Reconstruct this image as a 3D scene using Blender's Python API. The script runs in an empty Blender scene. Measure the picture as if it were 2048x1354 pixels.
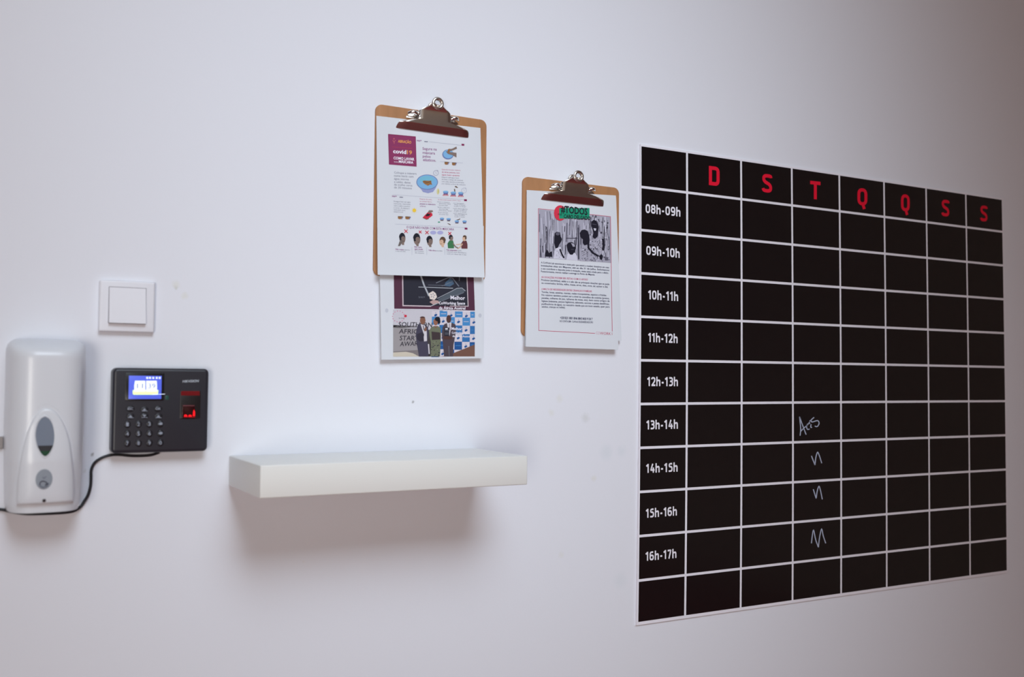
import bpy, bmesh, math, random
from mathutils import Vector, Matrix
random.seed(7)
scene = bpy.context.scene
COL = scene.collection

# ------------------------------------------------------------------ camera
IMG_W, IMG_H = 2048, 1354
F_PX = 1978.7
YAW, PITCH, ROLL = math.radians(29.208), math.radians(2.197), math.radians(0.5015)
CAM = Vector((0.0, -1.7, 1.35))
FWD = Vector((math.sin(YAW)*math.cos(PITCH), math.cos(YAW)*math.cos(PITCH), math.sin(PITCH)))
RGT0 = Vector((math.cos(YAW), -math.sin(YAW), 0))
UP0 = RGT0.cross(FWD)
RGT = math.cos(ROLL)*RGT0 + math.sin(ROLL)*UP0
UP = -math.sin(ROLL)*RGT0 + math.cos(ROLL)*UP0
cd = bpy.data.cameras.new('camera')
cam = bpy.data.objects.new('camera', cd)
COL.objects.link(cam)
cd.sensor_fit = 'HORIZONTAL'
cd.sensor_width = 36.0
cd.lens = 36.0*F_PX/IMG_W
cd.clip_start = 0.05
cam.matrix_world = Matrix(((RGT.x, UP.x, -FWD.x, CAM.x), (RGT.y, UP.y, -FWD.y, CAM.y), (RGT.z, UP.z, -FWD.z, CAM.z), (0, 0, 0, 1)))
cd.dof.use_dof = True
cd.dof.focus_distance = 2.05
cd.dof.aperture_fstop = 3.2
scene.camera = cam

# ------------------------------------------------------------------ world, light, exposure
w = bpy.data.worlds.new('world'); scene.world = w
w.use_nodes = True
w.node_tree.nodes['Background'].inputs[0].default_value = (0.5, 0.55, 0.65, 1)
w.node_tree.nodes['Background'].inputs[1].default_value = 0.0
scene.view_settings.view_transform = 'Standard'
scene.view_settings.look = 'None'
scene.view_settings.gamma = 1.0
scene.view_settings.use_curve_mapping = False
scene.view_settings.exposure = 0.0

def area_light(name, loc, target, sx, sy, power, color):
    d = bpy.data.lights.new(name, 'AREA'); d.shape = 'RECTANGLE'; d.size = sx; d.size_y = sy
    d.energy = power; d.color = color
    o = bpy.data.objects.new(name, d); COL.objects.link(o)
    o.location = loc
    o.rotation_euler = (Vector(target)-Vector(loc)).to_track_quat('-Z', 'Y').to_euler()
    return o
# cool daylight from a high window in front of the wall, above the shelf
key = area_light('daylight_high_window', (0.55, -2.5, 3.4), (0.90, 0.0, 1.55), 1.8, 1.6, 9.15, (0.768, 0.889, 1.0))
key.data.spread = math.radians(46)
# soft fill light added at the far left of the room, no window there
far = area_light('far_fill_light', (-1.5, -4.9, 1.0), (1.2, 0.0, 1.2), 2.0, 1.6, 41, (1.0, 0.965, 0.90))
far.data.spread = math.radians(100)
# overhead fill added to brighten the far wall, floor and clip reflections
overhead = area_light('overhead_fill_light', (1.6, -3.9, 3.95), (1.6, -3.9, 0.0), 1.2, 1.2, 34, (1.0, 0.96, 0.86))
overhead.data.spread = math.radians(100)

# ------------------------------------------------------------------ helpers
def ray(px, py):
    return (FWD + RGT*((px-IMG_W/2)/F_PX) + UP*((IMG_H/2-py)/F_PX))
def at(px, py, depth=0.0):
    """point at distance `depth` in front of the wall seen at photo pixel (px, py)"""
    r = ray(px, py); t = (-depth-CAM.y)/r.y
    return CAM + r*t

def srgb(r, g, b):
    f = lambda c: (c/255/12.92) if c/255 <= .04045 else ((c/255+.055)/1.055)**2.4
    return (f(r), f(g), f(b), 1)
MATS = {}
def mat(name, col, rough=.5, metal=0.0, noise=None, bump=None, emit=0.0, spec=.5, coat=0.0):
    if name in MATS: return MATS[name]
    m = bpy.data.materials.new(name); m.use_nodes = True
    nt = m.node_tree; b = nt.nodes['Principled BSDF']
    b.inputs['Base Color'].default_value = col
    b.inputs['Roughness'].default_value = rough
    b.inputs['Metallic'].default_value = metal
    b.inputs['Specular IOR Level'].default_value = spec
    if coat: b.inputs['Coat Weight'].default_value = coat; b.inputs['Coat Roughness'].default_value = .08
    if emit:
        b.inputs['Emission Color'].default_value = col; b.inputs['Emission Strength'].default_value = emit
    if noise or bump:
        tc = nt.nodes.new('ShaderNodeTexCoord')
    if noise:
        sc, amt, stretch = noise
        mp = nt.nodes.new('ShaderNodeMapping'); mp.inputs['Scale'].default_value = stretch
        nt.links.new(tc.outputs['Object'], mp.inputs['Vector'])
        n = nt.nodes.new('ShaderNodeTexNoise'); n.inputs['Scale'].default_value = sc; n.inputs['Detail'].default_value = 4
        nt.links.new(mp.outputs['Vector'], n.inputs['Vector'])
        r = nt.nodes.new('ShaderNodeValToRGB')
        r.color_ramp.elements[0].position = .3; r.color_ramp.elements[1].position = .7
        r.color_ramp.elements[0].color = tuple(c*(1-amt) for c in col[:3])+(1,)
        r.color_ramp.elements[1].color = tuple(min(1, c*(1+amt)) for c in col[:3])+(1,)
        nt.links.new(n.outputs['Fac'], r.inputs['Fac']); nt.links.new(r.outputs['Color'], b.inputs['Base Color'])
    if bump:
        sc, st, dist = bump
        n2 = nt.nodes.new('ShaderNodeTexNoise'); n2.inputs['Scale'].default_value = sc; n2.inputs['Detail'].default_value = 3
        nt.links.new(tc.outputs['Object'], n2.inputs['Vector'])
        bp = nt.nodes.new('ShaderNodeBump'); bp.inputs['Strength'].default_value = st; bp.inputs['Distance'].default_value = dist
        nt.links.new(n2.outputs['Fac'], bp.inputs['Height']); nt.links.new(bp.outputs['Normal'], b.inputs['Normal'])
    MATS[name] = m
    return m
def ink(name, r, g, b):
    return mat('ink_'+name, srgb(r, g, b), .6, spec=.25)

def link(name, me, parent=None, smooth=False):
    o = bpy.data.objects.new(name, me); COL.objects.link(o)
    if parent is not None: o.parent = parent
    if smooth:
        for p in me.polygons: p.use_smooth = True
    return o
def thing(name, label, cat, group=None, loc=None):
    o = bpy.data.objects.new(name, None); COL.objects.link(o)
    o.empty_display_size = .05
    if loc is not None: o.location = loc
    o['label'] = label; o['category'] = cat
    if group: o['group'] = group
    return o
def attach(root):
    """keep the children where they are after the empty has been given its place"""
    bpy.context.view_layer.update()
    for ch in root.children:
        ch.matrix_parent_inverse = root.matrix_world.inverted()

def mesh_obj(name, bm, mats, parent=None, smooth=False, normals=True):
    if normals: bmesh.ops.recalc_face_normals(bm, faces=bm.faces)
    me = bpy.data.meshes.new(name); bm.to_mesh(me); bm.free()
    for m in (mats if isinstance(mats, (list, tuple)) else [mats]): me.materials.append(m)
    o = link(name, me, parent, smooth)
    return o
def autosmooth(o, ang=40):
    for p in o.data.polygons: p.use_smooth = True
    bm = bmesh.new(); bm.from_mesh(o.data)
    for e in bm.edges:
        if len(e.link_faces) == 2 and e.calc_face_angle(0) > math.radians(ang): e.smooth = False
    bm.to_mesh(o.data); bm.free()
    return o

def add_box(bm, x0, x1, y0, y1, z0, z1, bev=0.0, seg=2, mi=0):
    r = bmesh.ops.create_cube(bm, size=1)
    vs = r['verts']
    for v in vs:
        v.co = Vector((x0 if v.co.x < 0 else x1, y0 if v.co.y < 0 else y1, z0 if v.co.z < 0 else z1))
    fs = set(f for v in vs for f in v.link_faces)
    for f in fs: f.material_index = mi
    if bev:
        es = set(e for v in vs for e in v.link_edges)
        bmesh.ops.bevel(bm, geom=list(es), offset=bev, segments=seg, profile=.5, affect='EDGES')
def rrect(x0, x1, z0, z1, r, n=6):
    pts = []
    for cx, cz, a0 in ((x1-r, z1-r, 0), (x0+r, z1-r, 90), (x0+r, z0+r, 180), (x1-r, z0+r, 270)):
        for k in range(n+1):
            a = math.radians(a0+90*k/n); pts.append((cx+r*math.cos(a), cz+r*math.sin(a)))
    return pts
def add_loft(bm, rings, cap0=True, cap1=True, mi=0):
    """rings: list of lists of 3-D points, same count, closed loops"""
    vr = [[bm.verts.new(p) for p in ring] for ring in rings]
    n = len(vr[0])
    for a, b in zip(vr[:-1], vr[1:]):
        for k in range(n):
            f = bm.faces.new((a[k], a[(k+1) % n], b[(k+1) % n], b[k])); f.material_index = mi
    if cap0: bm.faces.new(vr[0][::-1]).material_index = mi
    if cap1: bm.faces.new(vr[-1]).material_index = mi
    return vr
def add_slab(bm, x0, x1, z0, z1, r, d0, d1, bev=.001, nb=3, mi=0):
    """rounded-rectangle slab from depth d0 to d1 in front of the wall, front edge rounded"""
    rings = [[(x, -d0, z) for x, z in rrect(x0, x1, z0, z1, r)]]
    for k in range(nb+1):
        a = math.pi/2*k/nb
        ins = bev*(1-math.cos(a)); d = d1-bev+bev*math.sin(a)
        rings.append([(x, -d, z) for x, z in rrect(x0+ins, x1-ins, z0+ins, z1-ins, max(r-ins, 1e-5))])
    add_loft(bm, rings, mi=mi)
def add_tube(bm, pts, rad, n=10, cap=True, mi=0, closed=False):
    pts = [Vector(p) for p in pts]
    rings = []; up = None
    m = len(pts)
    for i, p in enumerate(pts):
        if closed: t = (pts[(i+1) % m]-pts[i-1]).normalized()
        else: t = (pts[min(i+1, m-1)]-pts[max(i-1, 0)]).normalized()
        if up is None:
            up = t.orthogonal().normalized()
        up = (up-t*up.dot(t)).normalized(); s = t.cross(up)
        r = rad[i] if isinstance(rad, (list, tuple)) else rad
        rings.append([p+(up*math.cos(2*math.pi*k/n)+s*math.sin(2*math.pi*k/n))*r for k in range(n)])
    if closed: rings.append(rings[0])
    vr = [[bm.verts.new(p) for p in ring] for ring in (rings[:-1] if closed else rings)]
    if closed: vr.append(vr[0])
    for a, b in zip(vr[:-1], vr[1:]):
        for k in range(n):
            f = bm.faces.new((a[k], a[(k+1) % n], b[(k+1) % n], b[k])); f.material_index = mi
    if cap and not closed:
        bm.faces.new(vr[0][::-1]).material_index = mi; bm.faces.new(vr[-1]).material_index = mi
def smooth_path(pts, sub=6):
    """Catmull-Rom through the points"""
    P = [Vector(p) for p in pts]; P = [2*P[0]-P[1]]+P+[2*P[-1]-P[-2]]
    out = []
    for i in range(1, len(P)-2):
        for k in range(sub):
            t = k/sub; a, b, c, d = P[i-1], P[i], P[i+1], P[i+2]
            out.append(.5*((2*b)+(c-a)*t+(2*a-5*b+4*c-d)*t*t+(3*b-a-3*c+d)*t**3))
    out.append(P[-2]); return out

# ---- flat printed / painted shapes, given where they are seen and laid onto a sheet's own plane
class Plane:
    """surface with depth a + b*z in front of the wall"""
    def __init__(s, a, b=0.0): s.a, s.b = a, b
    def pt(s, px, py, lift=0.0):
        r = ray(px, py); a = s.a+lift
        t = (-CAM.y-a-s.b*CAM.z)/(r.y+s.b*r.z)
        return CAM+r*t
def plane_through(p0, d0, p1, d1):
    z0 = at(p0[0], p0[1], d0).z; z1 = at(p1[0], p1[1], d1).z
    b = (d0-d1)/(z0-z1); return Plane(d0-b*z0, b)

FONT_CACHE = {}
def font_mesh(s, bold=0.0):
    key = (s, bold)
    if key in FONT_CACHE: return FONT_CACHE[key]
    cu = bpy.data.curves.new('lettering', 'FONT'); cu.body = s; cu.size = 1; cu.resolution_u = 2; cu.offset = bold
    cu.fill_mode = 'FRONT'
    o = bpy.data.objects.new('lettering', cu); COL.objects.link(o)
    dg = bpy.context.evaluated_depsgraph_get()
    me = o.evaluated_get(dg).to_mesh()
    vs = [(v.co.x, v.co.y) for v in me.vertices]; fs = [tuple(p.vertices) for p in me.polygons]
    o.evaluated_get(dg).to_mesh_clear()
    bpy.data.objects.remove(o); bpy.data.curves.remove(cu)
    x0 = min(v[0] for v in vs); x1 = max(v[0] for v in vs)
    FONT_CACHE[key] = ([((x-x0)/(x1-x0), y) for x, y in vs], fs)
    return FONT_CACHE[key]

class Print:
    """collects flat shapes in photo pixels and builds ONE mesh lying on a plane"""
    def __init__(s, plane, base=.0002): s.pl = plane; s.V = []; s.F = []; s.mats = []; s.base = base
    def mi(s, m):
        if m not in s.mats: s.mats.append(m)
        return s.mats.index(m)
    def face(s, pts, m, layer=0):
        n0 = len(s.V)
        for x, y in pts: s.V.append(s.pl.pt(x, y, s.base+.00008*layer))
        A = sum(pts[i-1][0]*pts[i][1]-pts[i][0]*pts[i-1][1] for i in range(len(pts)))
        idx = list(range(n0, n0+len(pts)))
        if A > 0: idx.reverse()
        s.F.append((idx, s.mi(m)))
    poly = face
    def rect(s, x0, y0, x1, y1, m, layer=0, slope=0.0):
        s.face([(x0, y0), (x1, y0+slope*(x1-x0)), (x1, y1+slope*(x1-x0)), (x0, y1)], m, layer)
    def ell(s, cx, cy, rx, ry, m, layer=0, a0=0, a1=360, n=20):
        pts = [(cx+rx*math.cos(math.radians(a0+(a1-a0)*k/n)), cy+ry*math.sin(math.radians(a0+(a1-a0)*k/n))) for k in range(n + (0 if a1-a0 >= 360 else 1))]
        s.face(pts, m, layer)
    def line(s, pts, wd, m, layer=0, closed=False):
        """mitred ribbon"""
        n = len(pts)
        nr = []
        for i in range(n):
            if closed: a, b, c = pts[i-1], pts[i], pts[(i+1) % n]
            else: a, b, c = pts[max(i-1, 0)], pts[i], pts[min(i+1, n-1)]
            d1 = Vector((b[0]-a[0], b[1]-a[1])); d2 = Vector((c[0]-b[0], c[1]-b[1]))
            if d1.length < 1e-9: d1 = d2
            if d2.length < 1e-9: d2 = d1
            d1.normalize(); d2.normalize()
            n1 = Vector((-d1.y, d1.x)); n2 = Vector((-d2.y, d2.x)); mm = n1+n2
            if mm.length < .3: mm = n1.copy()
            else:
                mm.normalize(); mm = mm/max(.5, mm.dot(n1))
            nr.append(mm)
        L = [(p[0]+v.x*wd/2, p[1]+v.y*wd/2) for p, v in zip(pts, nr)]
        R_ = [(p[0]-v.x*wd/2, p[1]-v.y*wd/2) for p, v in zip(pts, nr)]
        for i in range(n if closed else n-1):
            j = (i+1) % n
            s.face([L[i], L[j], R_[j], R_[i]], m, layer)
    def text(s, t, x0, y0, x1, y1, h, m, layer=0, bold=0.0, italic=0.0):
        """baseline from (x0,y0) to (x1,y1); h = cap height in pixels"""
        vs, fs = font_mesh(t, bold)
        n0 = len(s.V); k = h/.70
        for u, v in vs:
            s.V.append(s.pl.pt(x0+(x1-x0)*u+v*k*italic, y0+(y1-y0)*u-v*k, s.base+.00008*layer))
        i = s.mi(m)
        for f in fs: s.F.append(([n0+q for q in f], i))
    def build(s, name, parent=None):
        me = bpy.data.meshes.new(name)
        me.from_pydata(s.V, [], [f for f, _ in s.F])
        for m in s.mats: me.materials.append(m)
        for p, (_, i) in zip(me.polygons, s.F): p.material_index = i
        me.update()
        return link(name, me, parent)

# ---- stroke lettering used on the planner board (narrow rounded sign letters)
def rounded(pts, r, closed=False, n=5):
    out = []; m = len(pts)
    for i in range(m):
        p = Vector(pts[i])
        if not closed and i in (0, m-1): out.append(tuple(p)); continue
        a = Vector(pts[i-1]); b = Vector(pts[(i+1) % m])
        da, db = (a-p), (b-p)
        ra = min(r, da.length*.5); rb = min(r, db.length*.5)
        A = p+da.normalized()*ra; B = p+db.normalized()*rb
        for k in range(n+1):
            t = k/n; q = A*(1-t)**2+p*2*t*(1-t)+B*t*t; out.append((q.x, q.y))
    return out
T = .19
def gl(*strokes): return strokes
q_ = T/2
GLYPH = {
 '0': (.66, gl((rounded([(q_, q_), (.56, q_), (.56, 1-q_), (q_, 1-q_)], .26, True), True))),
 '1': (.46, gl(([(.02, .74), (.29, .93)], False), ([(.29, 0), (.29, 1)], False))),
 '2': (.64, gl((rounded([(q_, .74), (q_, 1-q_), (.54, 1-q_), (.54, .55), (.12, q_)], .24), False), ([(.04, q_), (.62, q_)], False))),
 '3': (.62, gl((rounded([(.06, 1-q_), (.52, 1-q_), (.52, .54), (.18, .54)], .22), False), (rounded([(.18, .53), (.53, .53), (.53, q_), (.04, q_)], .24), False))),
 '4': (.68, gl((rounded([(.40, 1), (.11, .30), (.66, .30)], .02), False), ([(.48, 0), (.48, .58)], False))),
 '5': (.64, gl((rounded([(.56, 1-q_), (.15, 1-q_), (.13, .58), (.54, .58), (.54, q_), (.05, q_)], .2), False),)),
 '6': (.66, gl((rounded([(q_, q_), (.56, q_), (.56, .56), (q_, .56)], .22, True), True), (rounded([(q_, .3), (q_, 1-q_), (.55, 1-q_)], .24), False))),
 '7': (.60, gl((rounded([(.03, 1-q_), (.50, 1-q_), (.22, 0)], .04), False),)),
 '8': (.66, gl((rounded([(.11, .52), (.55, .52), (.55, 1-q_), (.11, 1-q_)], .2, True), True), (rounded([(q_, q_), (.57, q_), (.57, .52), (q_, .52)], .2, True), True))),
 '9': (.66, gl((rounded([(q_, .44), (.56, .44), (.56, 1-q_), (q_, 1-q_)], .22, True), True), (rounded([(.56, .7), (.56, q_), (.10, q_)], .24), False))),
 'h': (.64, gl(([(q_, 0), (q_, 1.04)], False), (rounded([(q_, .58), (.53, .68), (.53, 0)], .2), False))),
 '-': (.44, gl(([(.06, .38), (.36, .38)], False),)),
 'D': (.66, gl(([(q_, q_)]+rounded([(.2, q_), (.56, q_), (.56, 1-q_), (.2, 1-q_)], .20)+[(q_, 1-q_)], True),)),
 'S': (.66, gl((rounded([(.58, .80), (.56, 1-q_), (.10, 1-q_), (.10, .60), (.56, .42), (.56, q_), (.10, q_), (.06, .22)], .2), False),)),
 'T': (.66, gl(([(0, 1-q_), (.66, 1-q_)], False), ([(.33, 0), (.33, 1)], False))),
 'Q': (.66, gl((rounded([(q_, q_), (.56, q_), (.56, 1-q_), (q_, 1-q_)], .26, True), True), ([(.36, .08), (.46, -.2)], False))),
}
def sign(pr, s, x0, y0, x1, y1, h, m, layer=0, gap=.13):
    tot = 0
    for ch in s: tot += GLYPH[ch][0]+gap
    tot -= gap
    u = 0; kx = (x1-x0)/tot
    for ch in s:
        wd, strokes = GLYPH[ch]
        for si, (pts, closed) in enumerate(strokes):
            # ribbon in glyph space, then mapped
            q = Print(None); polys = []
            q.face = lambda p, m_, l=0, _o=polys: _o.append(p)
            q.line(pts, T, None, 0, closed)
            for p in polys:
                pr.face([(x0+(u+x)*kx, y0+(y1-y0)*((u+x)/tot)-y*h) for x, y in p], m, layer+si)
        u += wd+gap

# ------------------------------------------------------------------ materials
M_wall = mat('wall_paint', (.79, .79, .845, 1), .75, bump=(260, .06, .002), spec=.25)
M_floor = mat('red_floor', (.27, .045, .055, 1), .55, noise=(3, .15, (1, 1, 1)))
M_ceil = mat('ceiling_paint', (.6, .57, .53, 1), .9)
def wall_marks(m, marks):
    nt = m.node_tree; b = nt.nodes['Principled BSDF']; base = tuple(b.inputs['Base Color'].default_value)
    tc = nt.nodes.new('ShaderNodeTexCoord')
    nz = nt.nodes.new('ShaderNodeTexNoise'); nz.inputs['Scale'].default_value = 90
    nt.links.new(tc.outputs['Object'], nz.inputs['Vector'])
    mx = nt.nodes.new('ShaderNodeMix'); mx.data_type = 'VECTOR'; mx.inputs[0].default_value = .010
    nt.links.new(tc.outputs['Object'], mx.inputs[4]); nt.links.new(nz.outputs['Color'], mx.inputs[5])
    prev = None
    for px, py, r, st, col in marks:
        c = at(px, py, 0); c = c*.99+Vector((.005, .005, .005)); rm = r*at(px+1, py, 0).x-r*at(px, py, 0).x
        d = nt.nodes.new('ShaderNodeVectorMath'); d.operation = 'DISTANCE'; d.inputs[1].default_value = c
        nt.links.new(mx.outputs[1], d.inputs[0])
        mr = nt.nodes.new('ShaderNodeMapRange'); mr.inputs[1].default_value = rm*1.15; mr.inputs[2].default_value = rm*.3
        mr.inputs[3].default_value = 0; mr.inputs[4].default_value = st
        nt.links.new(d.outputs['Value'], mr.inputs[0])
        cm = nt.nodes.new('ShaderNodeMix'); cm.data_type = 'RGBA'
        cm.inputs[7].default_value = col
        if prev is None: cm.inputs[6].default_value = base
        else: nt.links.new(prev, cm.inputs[6])
        nt.links.new(mr.outputs[0], cm.inputs[0]); prev = cm.outputs[2]
    nt.links.new(prev, b.inputs['Base Color'])
_y = (.74, .73, .69, 1); _g = (.60, .60, .60, 1); _d = (.30, .29, .30, 1); _w = (.70, .73, .78, 1)
wall_marks(M_wall, [(353, 576, 5, .9, _g), (353, 570, 9, .6, _y), (369, 592, 8, .6, _y), (825.5, 804, 3.2, .9, _d), (1212, 905, 14, .6, _w), (1243, 903, 11, .5, _w),
                    (1171, 836, 9, .45, _g), (1119, 797, 8, .5, _y), (1103, 825, 7, .5, _y), (1188, 957, 6, .6, _y), (1241, 1161, 15, .4, _w), (1122, 1110, 6, .4, _y), (185, 909.5, 4.5, .9, _d), (170, 942, 4, .5, _g), (607, 1123, 4, .3, _y)])
M_side = mat('side_wall_paint', (.60, .54, .48, 1), .9)
M_wood = mat('hardboard', srgb(172, 122, 82), .6, noise=(60, .10, (1, 1, .25)), spec=.3)
M_paper = mat('white_paper', (.70, .715, .76, 1), .8, spec=.2)
M_metal = mat('nickel_steel', (.76, .70, .64, 1), .22, 1.0)
M_chrome = mat('bright_steel', (.85, .83, .80, 1), .10, 1.0)
M_shelf = mat('white_lacquer', (.82, .81, .775, 1), .35)
M_plast = mat('white_plastic', (.73, .745, .79, 1), .34, coat=.12)
M_switch = mat('switch_plastic', (.79, .775, .82, 1), .35)
M_black = mat('board_black', (.0075, .0055, .0060, 1), .16, spec=.5)
M_grid = mat('board_white', (.86, .83, .89, 1), .4)
M_red = mat('board_red', srgb(228, 8, 48), .45)
M_chalk = mat('chalk_marker', srgb(176, 184, 205), .8)
M_case = mat('terminal_black', (.019, .018, .026, 1), .38, noise=(900, .1, (1, 1, 1)))
M_cable = mat('cable_black', (.006, .005, .008, 1), .45)

# ------------------------------------------------------------------ setting
def slab(name, *a, m):
    bm = bmesh.new(); add_box(bm, *a)
    o = mesh_obj(name, bm, m); o['kind'] = 'structure'; return o
XL, XR, YF, ZC = -2.6, 4.6, -5.0, 4.0
wall = slab('wall_back', XL-.1, XR+.1, 0.0, .12, 0, ZC, m=M_wall)
slab('floor', XL-.1, XR+.1, YF-.1, .12, -.12, 0, m=M_floor)
slab('ceiling', XL-.1, XR+.1, YF-.1, .12, ZC, ZC+.1, m=M_ceil)
slab('wall_left', XL-.1, XL, YF, 0, 0, ZC, m=M_side)
slab('wall_right', XR, XR+.1, YF, 0, 0, ZC, m=M_side)
slab('wall_front', XL-.1, XR+.1, YF-.1, YF, 0, ZC, m=M_side)

# ------------------------------------------------------------------ floating shelf
sx0 = at(520.4, 964, .1992).x; sx1 = at(1055, 943, .1992).x
sz1 = at(520.4, 931, .1992).z; sz0 = at(520.4, 997.4, .1992).z
bm = bmesh.new(); add_box(bm, sx0, sx1, -.1992, -.0002, sz0, sz1, .0016, 2)
o = mesh_obj('floating_shelf', bm, M_shelf); autosmooth(o, 60)
o['label'] = 'empty white floating shelf projecting from the wall below the clipboards'; o['category'] = 'shelf'

# ------------------------------------------------------------------ light switch
c0 = at(199.5, 562, .008); c1 = at(308, 665, .008)
x0, x1, z1, z0 = c0.x, c1.x, at(254, 562, .008).z, at(254, 664.5, .008).z
sw = thing('light_switch', 'square white wall light switch above the black keypad terminal', 'switch', loc=((x0+x1)/2, 0, z0))
bm = bmesh.new(); add_slab(bm, x0, x1, z0, z1, .003, 0.0003, .0105, .003, 3)
autosmooth(mesh_obj('switch_frame', bm, M_switch, sw), 50)
rx0 = at(218.5, 610, .013).x; rx1 = at(291.5, 610, .013).x
rz1 = at(254, 575.5, .013).z; rz0 = at(254, 646.5, .013).z
bm = bmesh.new()
pts = [(-.0085, rz0-.0006), (-.0180, rz0), (-.0115, rz1), (-.0085, rz1)]
rings = [[(x, y, z) for y, z in pts] for x in (rx0, rx1)]
add_loft(bm, rings)
autosmooth(mesh_obj('rocker', bm, M_switch, sw), 30)
bm = bmesh.new(); add_slab(bm, rx0-.0011, rx1+.0011, rz0-.0012, rz1+.0011, .001, .0100, .0107, .0002, 1)
mesh_obj('rocker_gap', bm, mat('switch_gap', (.30, .28, .31, 1), .6), sw)
attach(sw)

# ------------------------------------------------------------------ soap dispenser
dx0 = at(9.5, 850, .03).x; dx1 = at(170.5, 850, .05).x
dz1 = at(95, 678, .03).z; dz0 = at(90, 1026, .085).z
dcx = (dx0+dx1)/2; dw = (dx1-dx0)/2; dh = dz1-dz0
def d_w(t):   # half width over height fraction
    a = .93+.07*min(1, t/.42)**.8
    if t > .93: a *= (1-((t-.93)/.07)**3*.22)
    if t < .03: a *= .97+.03*t/.03
    return dw*a
def d_d(t):   # depth over height fraction
    a = .080+.010*min(1, t/.3)
    if t > .90:
        u = (t-.90)/.10; a = .020+(a-.020)*math.sqrt(max(0, 1-u*u))
    return a
NEXP = 3.6
def d_front(x, z):
    t = min(1, max(0, (z-dz0)/dh)); r = min(.999, abs(x-dcx)/d_w(t))
    return d_d(t)*(1-r**NEXP)**(1/NEXP)
sd = thing('soap_dispenser', 'white wall soap dispenser with oval window at the left edge', 'soap dispenser', loc=(dcx, 0, dz0))
bm = bmesh.new(); rings = []
NT = 56
for i in range(NT+1):
    t = i/NT
    t = t if t < .9 else .9+.1*math.sin((t-.9)/.1*math.pi/2)
    z = dz0+dh*t; ring = []
    K = 48
    for k in range(K+1):
        th = math.pi*k/K; c, s = math.cos(th), math.sin(th)
        ring.append((dcx+d_w(t)*math.copysign(abs(c)**(2/NEXP), c), -.0005-d_d(t)*abs(s)**(2/NEXP), z))
    rings.append(ring)
add_loft(bm, rings)
autosmooth(mesh_obj('cover', bm, M_plast, sd), 50)
# arched front panel
OG = [(33, 1013), (34, 975), (38, 938), (46, 893), (57, 855), (71, 829), (84, 817), (94, 815), (105, 818), (118, 830), (130, 851), (139, 880), (144, 915), (148, 955), (149.5, 1006)]
og = []
for p in smooth_path([(a, b, 0) for a, b in OG], 4):
    q = at(p.x, p.y, .088); og.append((q.x, q.z))
for k in range(1, 16):
    q = at(149.5-(149.5-33)*k/16, 1006+7*k/16, .088); og.append((q.x, q.z))
ocx = sum(p[0] for p in og)/len(og); ocz = og[0][1]+.45*(max(p[1] for p in og)-og[0][1])
zt_, zb_ = max(p[1] for p in og), min(p[1] for p in og)
bm = bmesh.new(); rings = []
def panel_off(z): 
    t = (z-zb_)/(zt_-zb_); return .0065-.0050*t
# groove around the panel, then the raised face
for sc_, off in ((1.085, -.0008), (1.075, .0004), (1.05, -.0022), (1.01, -.0036), (.985, .3), (.965, 1.0), (.92, 1.12), (.75, 1.2), (.5, 1.25), (.25, 1.25), (.04, 1.25)):
    ring = []
    for x, z in og:
        X = ocx+(x-ocx)*sc_; Z = ocz+(z-ocz)*(1+(sc_-1)*.75 if sc_ > 1 else sc_)
        Z = max(Z, dz0+.004)
        po = off if abs(off) < .01 else panel_off(Z)*off
        ring.append((X, -.0005-d_front(X, Z)-po, Z))
    rings.append(ring)
add_loft(bm, rings, cap0=False)
autosmooth(mesh_obj('front_panel', bm, M_plast, sd), 70)
# viewing window
def front_y(x, z, lift): return -.0005-d_front(x, z)-panel_off(z)*1.25-lift
WN = [(90, 832.5), (99, 838), (106, 851), (109, 870), (107, 889), (100, 904), (93, 911.5), (88, 912), (81, 905), (74, 890), (71, 870), (74, 851), (81, 838)]
wp = []
for p in smooth_path([(a, b, 0) for a, b in WN+[WN[0]]], 4)[:-1]:
    q = at(p.x, p.y, .093); wp.append((q.x, q.z))
wcx = sum(p[0] for p in wp)/len(wp); wcz = sum(p[1] for p in wp)/len(wp)
bm = bmesh.new(); rings = []
for sc_, lf in ((1.10, .0002), (1.07, .0010), (1.0, .0008), (.97, -.0012)):
    rings.append([(wcx+(x-wcx)*sc_, front_y(wcx+(x-wcx)*sc_, wcz+(z-wcz)*sc_, lf), wcz+(z-wcz)*sc_) for x, z in wp])
add_loft(bm, rings, cap0=False, cap1=False)
autosmooth(mesh_obj('window_rim', bm, M_plast, sd), 60)
M_lens = mat('window_lens', (.21, .245, .31, 1), .16, spec=.6)
M_liq = mat('green_liquid', (.020, .075, .040, 1), .2)
M_tray = mat('dark_reservoir', (.035, .035, .042, 1), .3)
bm = bmesh.new()
rings = []
for sc_ in (1.0, .8, .55, .3, .05):
    rings.append([(wcx+(x-wcx)*sc_, front_y(wcx+(x-wcx)*sc_, wcz+(z-wcz)*sc_, .0001+.0006*(1-sc_)), wcz+(z-wcz)*sc_) for x, z in wp])
add_loft(bm, rings, cap0=False)
vw = autosmooth(mesh_obj('viewing_window', bm, M_lens, sd), 60)
lo, hi = min(p[1] for p in wp), max(p[1] for p in wp)
def below(poly, zc):
    out = []
    for i in range(len(poly)):
        p, q = poly[i-1], poly[i]
        if (p[1] < zc) != (q[1] < zc):
            t = (zc-p[1])/(q[1]-p[1]); out.append((p[0]+(q[0]-p[0])*t, zc))
        if q[1] < zc: out.append(q)
    return out
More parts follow.
